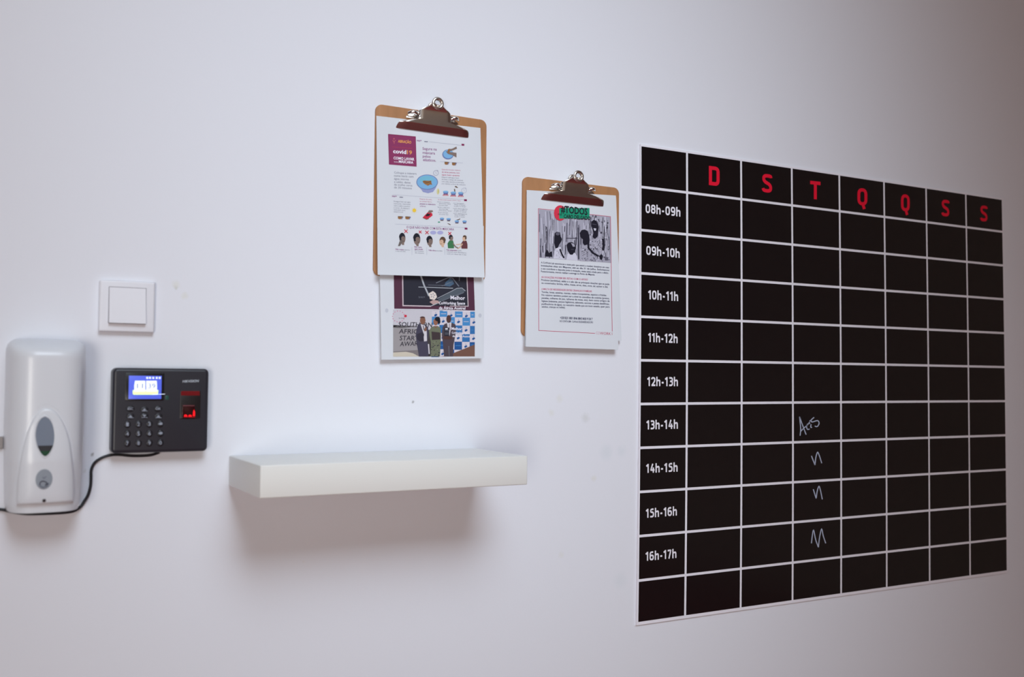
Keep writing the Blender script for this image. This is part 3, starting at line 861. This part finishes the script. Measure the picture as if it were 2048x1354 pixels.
for t_, y_, x_ in (('Depois esfregue bem', 355.4, 918), ('durante o tempo de contacto', 359.6, 926), ('com sabão, lavando os dois lados', 364, 928), ('por dentro e fora da máscara', 368.2, 931)): row(t_, 883.6, y_, x_, 2.4, I_gry)
for t_, y_, x_ in (('Coloque a máscara', 346.8, 833), ('numa bacia com', 353, 827), ('água morna', 359.2, 817.5), ('e sabão, deixe', 365.4, 821), ('de molho cerca', 371, 824.5), ('de 30 minutos', 376.6, 823.5)): row(t_, 788.3, y_, x_, 4.0, I_gry)
for t_, y_, x_ in (('Enxague bem em água', 404.5, 821), ('corrente, retirando', 409, 821), ('todo o sabão e pendure', 413.2, 820), ('a secar. A máscara', 417.4, 819), ('deve secar ao ar,', 421.4, 811), ('sempre ao sol', 425.2, 806)): row(t_, 787.5, y_-.8, x_, 2.6, I_gry)
row('Depois de seca,', 839.5, 399, 864, 2.6, I_rose); row('ao passar ferro,', 839.5, 403.6, 864, 2.6, I_rose); row('passe a máscara', 839.7, 408.6, 871, 2.9, I_pur, .02); row('a ferro.', 840, 413.4, 852, 2.9, I_pur, .01)
row('Se não puder passar a ferro, deve', 876, 400, 921, 2.2, I_rose)
for k, (y_, xa, xb) in enumerate(((404.4, 874.5, 899), (407.6, 878, 901), (411, 878, 896), (415, 875, 899), (418.6, 878, 896), (421.6, 878, 904), (425.6, 876, 896), (429.2, 878, 897))): row(('ferver a máscara', 'durante dez', 'minutos, lavar')[k % 3], xa, y_, xb, 2.0, I_gry)
for k, (y_, xa, xb) in enumerate(((406.8, 906, 928), (410, 908, 931), (413.2, 908, 932), (417.6, 906, 935), (420.8, 908, 934), (423.8, 908, 933), (427.6, 907, 934), (430.6, 909, 930), (434, 909, 930))): row(('com detergente', 'deixar arrefecer', 'e pôr a secar')[k % 3], xa, y_, xb, 2.0, I_gry)
row('O QUE NÃO FAZER COM ESTA MÁSCARA', 813, 456.4, 908, 4.6, I_pur, .01, .048)
row('Não toque', 790.8, 499.6, 807.6, 2.8, I_pur, .02); row('quando', 809, 500.4, 820, 2.2, I_gry); row('a usa na cara', 791, 503, 811, 2.3, I_gry)
row('Não retire', 828.6, 495, 844, 2.8, I_pur, .02); row('agarrando', 829, 499, 846, 2.8, I_pur, .02); row('na frente', 829, 502.6, 847, 2.3, I_gry); row('da máscara', 830, 506.4, 848, 2.3, I_gry)
row('Não tire', 857.5, 501.6, 871, 2.7, I_pur, .02); row('para falar', 872, 502.2, 885, 2.2, I_gry)
row('Não empreste', 893, 501, 914, 2.8, I_pur, .02); row('nem partilhe', 914.6, 502, 923, 2.2, I_gry); row('mesmo com familiares', 893.2, 504.6, 932.5, 2.3, I_gry); row('cada um deve ter a sua', 893.5, 508.4, 932.5, 2.3, I_gry)
for pts in ([(858, 283.4), (922, 290.6)], [(785, 389.4), (934, 399.6)], [(790, 448.2), (934, 455.4)], [(880, 323.2), (926, 326)]): pr.line(pts, .55, I_lgr)
for x_, y_ in ((923, 287.6), (928.2, 398.4), (929.3, 455.4)): pr.rect(x_, y_, x_+5.6, y_+3.6, I_mar2, 1, .05)
for x_, y_ in ((833.6, 280), (784, 391.2)): pr.text('mz+', x_, y_+2.4, x_+9.6, y_+3, 3.4, I_pur, 0, .03); pr.rect(x_+15, y_+2.2, x_+22, y_+3.8, I_gry, 0, .06)
for x_ in (823.8, 853.5, 889.6): pr.line([(x_, 494), (x_+.2, 510)], .5, I_lgr)
for x_, y_, r_ in ((812, 462.5, 3.4), (840.3, 464, 2.7), (854, 465, 3.4), (899.6, 467, 3.0)):
    pr.line([(x_-r_, y_-r_), (x_+r_, y_+r_)], 1.5, I_red, 1); pr.line([(x_-r_, y_+r_), (x_+r_, y_-r_)], 1.5, I_red, 1)
for x_ in (866.4, 880.4): pr.ell(x_, 465.2, 6.2, 3.8, I_lil, 1)
pr.build('printed_text', sM)
# drawings
def drawing(fn, label=None):
    global pr
    pr = Print(pM); fn(); o = pr.build('drawing', sM)
def d_basin_hands():
    pr.ell(896, 309, 11.5, 10, I_blu2); pr.ell(896.5, 308, 10, 8.6, I_blu, 1)
    pr.poly([(894, 304), (897, 298), (904, 297.5), (913, 293), (914, 297.5), (905, 301), (899, 303)], I_skn, 2)
    pr.poly([(891, 302), (897, 303.6), (913, 305.6), (913, 315), (905, 310.5), (896, 308)], I_skn, 2); pr.poly([(895, 300), (899, 297), (900, 303), (896, 306)], I_brn, 3)
drawing(d_basin_hands)
def d_masks(lst):
    for x_, y_, wd in lst:
        pr.poly([(x_-wd, y_-2.6), (x_+wd*.8, y_-2.2), (x_+wd*.8, y_+2.6), (x_-wd*.4, y_+3), (x_-wd, y_+1.6)], I_brn); pr.line([(x_-wd, y_-2.6), (x_+wd, y_-2)], 1.1, I_brn2, 1); pr.line([(x_+wd*.4, y_+2), (x_+wd*1.1, y_-1.4)], 1.3, I_blu2, 1)
drawing(lambda: d_masks(((893.5, 326.5, 4.4), (908.5, 328, 4.4))))
def d_big_basin():
    pr.poly([(836, 372), (842, 378), (846, 384), (856, 386.5), (866, 384), (871, 377), (874, 370)], ink('basin_shade', 150, 156, 200))
    pr.ell(854.3, 364.2, 21.6, 15.2, I_blu2, 1, n=36); pr.ell(854.3, 364.2, 20.2, 13.9, I_blu, 2, n=36); pr.ell(853, 359, 14, 7.0, ink('water', 120, 186, 210), 3, n=24)
    pr.poly([(845, 362), (849, 361), (858, 361.6), (862.5, 361.2), (863, 366.4), (864.5, 369.5), (860, 369), (856, 371.5), (850, 368.4), (846.5, 365.5)], I_brn, 4); pr.line([(847, 362), (855, 366), (862, 362)], .8, I_brn2, 5); pr.line([(852, 369), (858, 367)], .9, I_tan, 5)
drawing(d_big_basin)
def d_clock(x_, y_, m):
    pr.line([(x_+5*math.cos(math.radians(a)), y_+5*math.sin(math.radians(a))) for a in range(0, 360, 24)], 1.1, m, 1, True); pr.line([(x_-.4, y_-2.8), (x_, y_+.4), (x_+1.4, y_+1.6)], .7, m, 1); pr.line([(x_+2, y_-5.6), (x_+4.8, y_-4)], 1.2, m, 1)
drawing(lambda: d_clock(871.8, 346, I_lgr)); drawing(lambda: d_clock(928, 381, ink('pale_clock', 190, 192, 206)))
drawing(lambda: (pr.ell(876, 383, 2.6, 6.2, I_lime), pr.ell(877, 382.4, 1.2, 4, ink('lime_deep', 200, 190, 120), 1)))
def d_pot(x_, y_, s_=1.0, flame=True):
    pr.poly([(x_-5.6*s_, y_-2.4*s_), (x_+5.6*s_, y_-1.8*s_), (x_+4.2*s_, y_+2.8*s_), (x_-3.8*s_, y_+2.4*s_)], I_blu2, 0); pr.ell(x_, y_-2*s_, 5.4*s_, 1.9*s_, I_blu, 1, n=14)
    if flame:
        for k in range(4): pr.poly([(x_+(-4.6+3*k)*s_-1.3, y_+6*s_), (x_+(-4.6+3*k)*s_, y_+3*s_), (x_+(-4.6+3*k)*s_+1.3, y_+6*s_)], I_red, 1)
        pr.rect(x_-4.5*s_, y_+2.6*s_, x_+4.5*s_, y_+3.8*s_, I_mar2, 1)
for x_, y_ in ((891.3, 385.4), (906.6, 387), (921.6, 387.6)): drawing(lambda: d_pot(x_, y_))
drawing(lambda: (pr.poly([(909, 373), (912, 372), (916, 375), (915, 376), (911, 374.6)], I_brn2), pr.poly([(908, 378), (910, 377.6), (910.6, 383.5), (908.6, 383)], I_brn2)))
drawing(lambda: (pr.ell(828.6, 420.8, 3.8, 3.8, I_yel), [pr.line([(828.6+4.6*math.cos(a), 420.8+4.6*math.sin(a)), (828.6+6*math.cos(a), 420.8+6*math.sin(a))], .9, ink('sun_ray', 240, 214, 130)) for a in [k*math.pi/4 for k in range(8)]]))
drawing(lambda: d_masks(((800.8, 435.4, 5.0), (815.8, 435.8, 5.2))))
def d_iron():
    pr.poly([(845, 435.4), (850, 430), (856, 424), (864.5, 426.5), (865.3, 431), (860, 435), (854, 438.6), (848, 436)], I_red); pr.poly([(851, 431), (855, 426.5), (858, 428), (862, 427.4), (858, 432), (853, 432.6)], I_blk, 1)
    pr.poly([(856, 424), (858, 420.4), (865, 420.6), (866.4, 423), (862, 425.6), (857, 426)], I_skn, 1); pr.line([(846, 435.6), (853, 438.8), (858, 437)], 1.2, I_brn2, 1)
drawing(d_iron)
for x_, y_ in ((883.8, 438.2), (897.2, 439.2), (913.6, 443.6), (929, 443.8)): drawing(lambda: (d_pot(x_, y_, .8, False), pr.rect(x_-3, y_+1.8, x_+3, y_+3.2, I_brn2, 1)))
drawing(lambda: (pr.poly([(912, 439.6), (917, 438.6), (920.4, 436.6), (920, 439), (916, 440.6)], I_brn2), pr.poly([(894, 446.6), (898, 447), (902, 449.4), (900, 450)], I_brn2), pr.ell(878, 444.2, 2.4, 1.1, I_teal)))
def d_face(x_, y_, r1, r2, skin, hair, back=-1):
    pr.poly([(x_-3, y_+r2*.5), (x_+3, y_+r2*.5), (x_+3.4, y_+r2+2.6), (x_-1, y_+r2+2.4)], skin, 0)
    pr.ell(x_, y_, r1, r2, skin, 1, n=22); pr.ell(x_+back*.8, y_-r2*.18, r1*1.04, r2*.92, hair, 2, 180, 360, 14)
    pr.ell(x_+back*r1*.62, y_-r2*.05, r1*.42, r2*.42, hair, 2, n=12); pr.ell(x_+back*-.2*r1, y_-r2*.02, r1*.62, r2*.42, skin, 3, n=14)
    pr.ell(x_-back*r1*.35, y_-r2*.05, .7, .5, hair, 4, n=6); pr.line([(x_-back*r1*.2, y_+r2*.55), (x_-back*r1*.7, y_+r2*.5)], .6, hair, 4)
drawing(lambda: (d_face(805, 477, 6.0, 10.4, I_skn, I_blk), pr.poly([(796, 492), (799, 483), (803, 480.5), (807, 481), (804, 486), (800, 492)], ink('hand_grey', 112, 102, 98), 5)))
drawing(lambda: d_face(834, 478.6, 6.8, 11.2, I_skn, I_blk)); drawing(lambda: d_face(859.6, 482, 6.0, 9.6, I_skn, I_blk))
drawing(lambda: d_face(884.6, 483, 6.0, 8.8, I_skn2, I_brn2, 1))
def d_person(x_, y_, shirt_, hair, skin, dirn):
    pr.poly([(x_-6, y_+19), (x_-7, y_+9), (x_-3, y_+3), (x_+4, y_+3), (x_+6, y_+10), (x_+6, y_+19)], shirt_)
    pr.ell(x_+dirn*.6, y_-1.4, 3.7, 5.4, skin, 1, n=16); pr.ell(x_-dirn*.4, y_-4, 3.9, 4.0, hair, 2, 180, 360, 12); pr.ell(x_-dirn*2.6, y_-2.4, 1.7, 3.4, hair, 2, n=10)
    pr.line([(x_+dirn*4, y_+9), (x_+dirn*9, y_+16), (x_+dirn*14, y_+18.6)], 2.4, skin, 2)
drawing(lambda: d_person(902, 477.6, I_grn, I_blk, I_skn, 1)); drawing(lambda: (d_person(929, 478.4, ink('shirt_maroon', 104, 56, 62), I_brn2, I_skn2, -1), pr.line([(922, 488), (912, 489.4)], 1.8, I_skn2, 3)))
attach(sM)

# --- blank second sheet behind the notice
pB = plane_through((1140, 392), .0062, (1140, 690), .0095)
sB = sheet('plain white sheet peeking out behind the red bordered notice on the right clipboard',
           [(1056, 383), (1232.2, 394), (1243.2, 681.5), (1049.5, 692)], pB)
attach(sB)
# --- the notice itself
pN = plane_through((1140, 386), .0074, (1140, 698), .0150)
sN = sheet('white notice with red border and black and white photograph in the right clipboard',
           [(1053.4, 380), (1231.8, 391), (1236.6, 699.5), (1051.6, 693.3)], pN)
I_brd = ink('border_rose', 188, 66, 100)
pr = Print(pN)
pr.line([(1076.6, 417.4), (1077.6, 661), (1190, 666.6)], 1.0, I_brd, 0)
pr.line([(1076.2, 417.4), (1110, 420.4)], 1.0, I_brd, 0); pr.line([(1178, 428.6), (1221, 433.2), (1224.4, 663)], 1.0, I_brd, 0)
pr.build('border', sN)
pr = Print(pN)
gs = [ink('bw_%d' % k, v, v-3, v+12) for k, v in enumerate((26, 58, 96, 134, 168, 194, 210))]
pr.poly([(1077.6, 418.4), (1220.6, 433.4), (1222, 526), (1078.4, 515.4)], gs[4], 0)
def inphoto(x, t):   # pixel of the photograph, t 0 top .. 1 bottom
    top = 418.4+(x-1077.6)*.105; bot = 515.4+(x-1078)*.0735
    return (x, top+(bot-top)*t)
for k in range(190):
    x = 1079+random.random()*140; t0 = random.random()*.75; t1 = min(.99, t0+.12+random.random()*.45); lean = random.uniform(-2.2, 2.2)
    a, b = inphoto(x, t0), inphoto(min(1220, max(1078.6, x+lean)), t1)
    pr.line([a, b], .5+random.random()*1.5, random.choice((gs[1], gs[2], gs[2], gs[3], gs[3], gs[5], gs[5], gs[6])), 1)
for k in range(70):
    x = 1172+random.random()*46; p = inphoto(x, .02+random.random()*.95); pr.ell(p[0], p[1], .6+random.random()*1.6, .6+random.random()*2.0, random.choice((gs[1], gs[2], gs[5], gs[6])), 1, n=7)
pr.line([inphoto(1156.5, .3), inphoto(1157.5, .97)], 2.6, gs[1], 2); pr.line([inphoto(1132, .55), inphoto(1155, .53)], 1.6, gs[1], 2)
pr.poly([(1090, 507), (1094, 498), (1098, 506), (1104, 502), (1105, 514), (1090, 513)], gs[0], 2)
# four children of the printed photograph
pr.poly([(1107, 517), (1109, 500), (1115, 494), (1121, 494), (1127, 508), (1129, 518.4)], gs[6], 2)
for k in range(30): pr.ell(1109+random.random()*14, 498+random.random()*18, .6, .8, gs[3], 3, n=6)
pr.poly([(1109.4, 466), (1114, 463.4), (1120, 465), (1121.4, 473), (1124, 478), (1122.6, 483), (1118.6, 489), (1116, 495.4), (1111, 497), (1108.4, 486), (1108.6, 474)], gs[0], 3)
pr.ell(1115.4, 467.6, 4.2, 3.2, gs[2], 4, n=12)
pr.line([(1120, 498), (1124, 509), (1128, 516)], 3.2, gs[0], 3)
pr.poly([(1133, 519.2), (1135, 508), (1141, 505.6), (1150, 506), (1154, 512), (1155, 521)], gs[6], 2)
pr.poly([(1133, 490), (1137, 485), (1144, 484), (1150, 488), (1152, 497), (1149, 504), (1145, 509.6), (1140, 509), (1135, 501)], gs[0], 3)
pr.poly([(1142, 486), (1148, 487.4), (1150.4, 493), (1146, 493.6)], gs[4], 4); pr.ell(1145, 499, 3.4, 1.4, gs[1], 4, n=8)
pr.poly([(1160, 522), (1161, 500), (1166, 490), (1174, 490), (1176, 523)], gs[4], 2)
for k in range(60): pr.ell(1162+random.random()*14, 496+random.random()*25, .7, .9, random.choice((gs[1], gs[2], gs[6])), 3, n=6)
pr.poly([(1159.6, 466), (1163, 460.4), (1169, 458.8), (1175.6, 462), (1178, 470), (1179.4, 480), (1178.6, 488), (1173, 489.6), (1169, 491), (1165.6, 486), (1166, 479), (1160.6, 474)], gs[0], 3)
pr.line([(1176, 478), (1177, 496), (1186, 506), (1197, 512.6)], 3.8, gs[0], 4)
pr.poly([(1178, 521), (1180, 490), (1182, 480), (1190, 477), (1200, 474), (1208, 478), (1209, 500), (1206, 525)], gs[4], 2)
for k in range(110): pr.ell(1180+random.random()*26, 480+random.random()*42, .6+random.random()*.6, .8+random.random()*.8, random.choice((gs[1], gs[2], gs[2], gs[6])), 3, n=6)
pr.poly([(1183, 443), (1187, 440), (1193, 441.4), (1196, 449), (1197.6, 455), (1196.4, 464), (1196, 472), (1190, 478), (1185, 474), (1187, 466), (1185, 459), (1182.6, 452)], gs[0], 4)
pr.poly([(1187, 456.4), (1192.6, 457), (1191.4, 461.4), (1189, 461.4)], gs[6], 5); pr.line([(1184.6, 448), (1193, 449.4)], .8, gs[2], 5)
pr.line([(1205.6, 477), (1207.4, 489), (1206, 501)], 4.2, gs[0], 4)
pr.poly([(1198, 512), (1203, 508), (1206, 512), (1204, 520), (1200, 519)], gs[0], 4); pr.poly([(1209, 514), (1217, 514.4), (1216, 521), (1210, 521)], gs[2], 3)
pr.line([(1206, 503), (1205, 509)], 2.0, gs[6], 5)
pr.build('photograph', sN)
pr = Print(pN, .0009)
pr.ell(1120.4, 426, 12.4, 15.4, ink('badge_red', 214, 52, 76), 0, n=30)
pr.poly([(1118.4, 416), (1179, 416), (1179, 437.2), (1118.4, 437.2)], I_teal, 1)
pr.text('#TODOS', 1122, 424.6, 1175, 430.2, 13.6, I_blk, 2, .03)
pr.text('POR', 1116, 430.6, 1124, 431.4, 3.8, I_blk, 2, .02); pr.text('CABO DELGADO', 1127.4, 436, 1181, 440.2, 7.4, I_blk, 2, .03)
pr.build('title_badge', sN)
pr = Print(pN)
def rown(t, x0, y0, x1, y1, h, m, b=.01): pr.text(t, x0, y0, x1, y1, h, m, 0, b)
rown('A CoWork Lab associou-se a causa pelo que estará a receber donativos em suas', 1082, 526.6, 1218, 536.6, 3.5, I_dk, .02)
rown('instalações sitas em Maputo, até ao dia 31 de julho. Solicitamos', 1082, 532.6, 1218.4, 542, 3.5, I_dk, .02)
rown('o seu contributo e deposite junto à recepção, nesta caixa criada para o efeito.', 1082, 538.6, 1217.4, 547.6, 3.5, I_dk, .02)
rown('Posteriormente, iremos realizar a entrega no Porto de Maputo.', 1082, 544.4, 1190, 551, 3.5, I_dk, .02)
rown('AS DOAÇÕES PODEM SER FEITAS COM O APOIO', 1082.6, 555.8, 1175.6, 561, 3.6, I_rose, .02)
rown('Produtos (sardinhas), sabão e o pão são as principais doações que se pede', 1082.6, 561.4, 1218.8, 570, 3.5, I_dk, .02)
rown('ou conservados; farinha, milho, massa, arroz, óleo, ovos, sal, açúcar e chá.', 1082.8, 567.4, 1216, 575.4, 3.5, I_dk, .02)
rown('A MALTA DE NECESSIDADES ENTRE CRIANÇAS E FAMÍLIAS', 1082.8, 579.6, 1183.6, 584.4, 3.6, I_rose, .02)
rown('Tendas, lonas, esteiras, mantas, redes mosquiteiras, sapatos e fraldas.', 1083, 585.4, 1213.4, 592.2, 3.5, I_dk, .02)
rown('No máximo também podem ser a nível de utensílios de cozinha (pratos,', 1083.2, 591.4, 1218.6, 598.4, 3.5, I_dk, .02)
rown('panelas, colheres de pau, talheres de mesa, etc), bem como artigos de', 1083.2, 597.4, 1219.2, 603.8, 3.5, I_dk, .02)
rown('higiene (máscaras, pensos higiénicos, sabonete, escovas e pastas dentífricas,', 1083.2, 603.4, 1218.6, 609.6, 3.5, I_dk, .02)
rown('purificadores de água), ou vestuário desde que em bom estado, quer para', 1083.2, 609.4, 1219, 615.4, 3.5, I_dk, .02)
rown('adultos, crianças ou bebés).', 1083.4, 615, 1130.6, 616.6, 3.5, I_dk, .02)
rown('+258 8231 8001 8046 8843 8430 9130 7', 1120.4, 637.6, 1185, 640.4, 4.6, I_dk, .03)
rown('NO CONTA BIM - CoWork SOLIDARIEDADE 3951', 1119.4, 644, 1186, 646.6, 3.8, I_dk, .02)
rown('CO', 1192, 668.4, 1199.6, 668.8, 5.4, ink('rose_pale', 214, 150, 170), 0); rown('WORK', 1200, 669, 1221.6, 670.2, 5.4, I_brd, .0)
pr.line([(1224, 665), (1224.2, 670)], .7, I_brd)
pr.build('printed_text', sN)
attach(sN)

# ------------------------------------------------------------------ planner board
D = 1.7
bx0, w0, cw, bz, rh, h0, hl, wl = .74305737*D, .07345607*D, .09278599*D, CAM.z+.2913378*D, .05448403*D, .05148704*D, .05178383*D, 0
gx = [bx0, bx0+w0]+[bx0+w0+cw*k for k in range(1, 8)]
gx[-1] = at(2009.5, 734, .004).x
gz = [bz, bz-h0]+[bz-h0-rh*k for k in range(1, 10)]; gz.append(gz[-1]-rh*1.0+(rh-hl)*0)
gz[-1] = at(1277, 1244, .004).z
BT = .004
pb = thing('planner_board', 'large black weekly planner board with white grid and red day letters', 'planner board', loc=((gx[0]+gx[-1])/2, 0, gz[-1]))
# grid nodes (column, row, image pixel x, y); board warped to match lens distortion
OBS = [(0,0,1282.3,292.5),(1,1,1374.3,384.8),(0,1,1283,373.7),(1,10,1370.1,1150.1),(0,10,1278.2,1160.6),(0,11,1277,1244),(7,1,1931.3,455.5),(8,1,2004.3,463.2),(8,0,2004,399.8),(7,10,1938.3,1083.7),(8,10,2013.5,1075.7),(8,11,2014,1142.5),(4,10,1682.1,1113.6),(1,5,1373.7,723),(2,5,1483.6,724.7),(3,5,1585.8,726.3),(0,4,1282,632.7),(0,5,1281.8,720.6),(0,6,1281,808.1),(3,4,1585.8,646.4),(3,6,1586,805.6),(4,5,1682.1,727.5),(5,5,1772.3,729.5),(6,5,1855.4,731),(7,5,1933.7,732.5),(8,5,2009.5,734),(8,4,2009,666.4),(8,6,2010,801.6),(8,3,2007,598.8),(4,3,1681.5,573.7),(4,4,1682,650.3),(4,6,1682.1,804.5)]
import numpy as np
def terms(x, z):
    u, v = (x-1.87), (z-1.35); return [1, u, v, u*v, v*v, u*u]
_A = np.array([terms(gx[c], gz[r]) for c, r, _, _ in OBS])
_P = [at(px, py, BT) for _, _, px, py in OBS]
_cx = np.linalg.lstsq(_A, np.array([p.x-gx[o[0]] for p, o in zip(_P, OBS)]), rcond=None)[0]
_cz = np.linalg.lstsq(_A, np.array([p.z-gz[o[1]] for p, o in zip(_P, OBS)]), rcond=None)[0]
def gridpt(x, z): 
    t = np.array(terms(x, z)); return x+float(t@_cx), z+float(t@_cz)
bm = bmesh.new()
ring0 = []
for k in range(12): ring0.append(gridpt(gx[0]-.0022-.0022*k/11, gz[0]+.0045-(gz[0]+.0045-gz[-1]+.0066)*k/11))
for k in range(9): ring0.append(gridpt(gx[0]-.0044+(gx[-1]+.0044+.0036-gx[0])*k/8, gz[-1]-.0066))
for k in range(12): ring0.append(gridpt(gx[-1]+.0036, gz[-1]-.0066+(gz[0]+.0045-gz[-1]+.0066)*k/11))
for k in range(1, 8): ring0.append(gridpt(gx[-1]+.0036-(gx[-1]+.0036-gx[0]+.0022)*k/8, gz[0]+.0045))
uniq = [p for i, p in enumerate(ring0) if abs(p[0]-ring0[i-1][0])+abs(p[1]-ring0[i-1][1]) > 1e-5]
add_loft(bm, [[(x, -.0004, z) for x, z in uniq], [(x, -BT, z) for x, z in uniq]])
mesh_obj('white_panel', bm, M_grid, pb)
bm = bmesh.new(); lw = .0028
for r_ in range(11):
    for c_ in range(8):
        xa = gx[c_]+(lw if c_ else 0); xb = gx[c_+1]-(lw if c_ < 7 else 0)
        za = gz[r_]-(lw if r_ else 0); zb = gz[r_+1]+(lw if r_ < 10 else 0)
        cs = [gridpt(x, z) for x, z in ((xa, za), (xa, zb), (xb, zb), (xb, za))]
        add_loft(bm, [[(x, -BT+.0001, z) for x, z in cs], [(x, -BT-.0003, z) for x, z in cs]])
mesh_obj('black_squares', bm, M_black, pb)
pB_ = Plane(BT+.0003)
def board_sign(name, s_, x0, y0, x1, y1, h, m):
    pr = Print(pB_, .0002); sign(pr, s_, x0, y0, x1, y1, h, m); return pr.build(name, pb)
for s_, x0, y0, x1, y1, h_ in (('08h-09h', 1291.3, 425.7, 1361, 433.4, 18), ('09h-10h', 1292.6, 509.4, 1359.6, 516, 18), ('10h-11h', 1296.5, 598.5, 1356.5, 602.2, 18.2), ('11h-12h', 1296.5, 684, 1355.5, 686.4, 18.2), ('12h-13h', 1294.7, 772.2, 1356, 772.4, 18.2), ('13h-14h', 1293, 859, 1356, 857.4, 18.2), ('14h-15h', 1292.4, 946, 1355.4, 943.2, 18), ('15h-16h', 1291.9, 1035.8, 1354, 1031, 18), ('16h-17h', 1291.3, 1122, 1353, 1115.8, 18)):
    board_sign('hour_lettering', s_, x0, y0, x1, y1, h_, M_grid)
for s_, x0, y0, x1, y1, h_ in (('D', 1417.8, 370, 1439.4, 372.6, 38.4), ('S', 1524.4, 384, 1544.4, 386.2, 37), ('T', 1620.4, 397.4, 1641, 399.6, 36), ('Q', 1714.8, 410, 1734.8, 411.8, 34.4), ('Q', 1802, 421.8, 1819.6, 423.6, 34), ('S', 1883.4, 432, 1898.8, 433.4, 33), ('S', 1960.8, 442.2, 1975, 443.4, 31.6)):
    board_sign('day_letter', s_, x0, y0, x1, y1, h_, M_red)
def chalk(strokes, wd=1.9):
    pr = Print(pB_, .0002)
    for st in strokes:
        pts = [(1570+a/4.369, 800+b/4.369, 0) for a, b in st]
        if len(pts) > 2: pts = smooth_path(pts, 4)
        pr.line([(p[0], p[1]) for p in pts], wd, M_chalk)
    pr.build('handwriting', pb)
chalk([[(132, 312), (137, 250), (127, 146)], [(127, 146), (148, 205), (184, 302)], [(134, 278), (165, 245), (190, 225), (216, 192)], [(219, 205), (200, 208), (189, 232), (196, 256), (214, 254)], [(228, 212), (225, 236), (236, 240)], [(214, 183), (222, 181)], [(254, 152), (228, 176), (238, 192), (284, 180), (298, 204), (282, 232), (260, 228)]])
chalk([[(231, 488), (262, 568)], [(262, 568), (270, 500), (285, 457), (302, 492), (321, 552)]])
chalk([[(247, 780), (272, 860)], [(272, 860), (282, 795), (297, 754), (312, 800), (326, 868)]])
chalk([[(231, 1252), (238, 1190), (250, 1138), (268, 1220), (292, 1287)], [(292, 1287), (302, 1200), (320, 1128), (335, 1190), (356, 1252)]])
attach(pb)
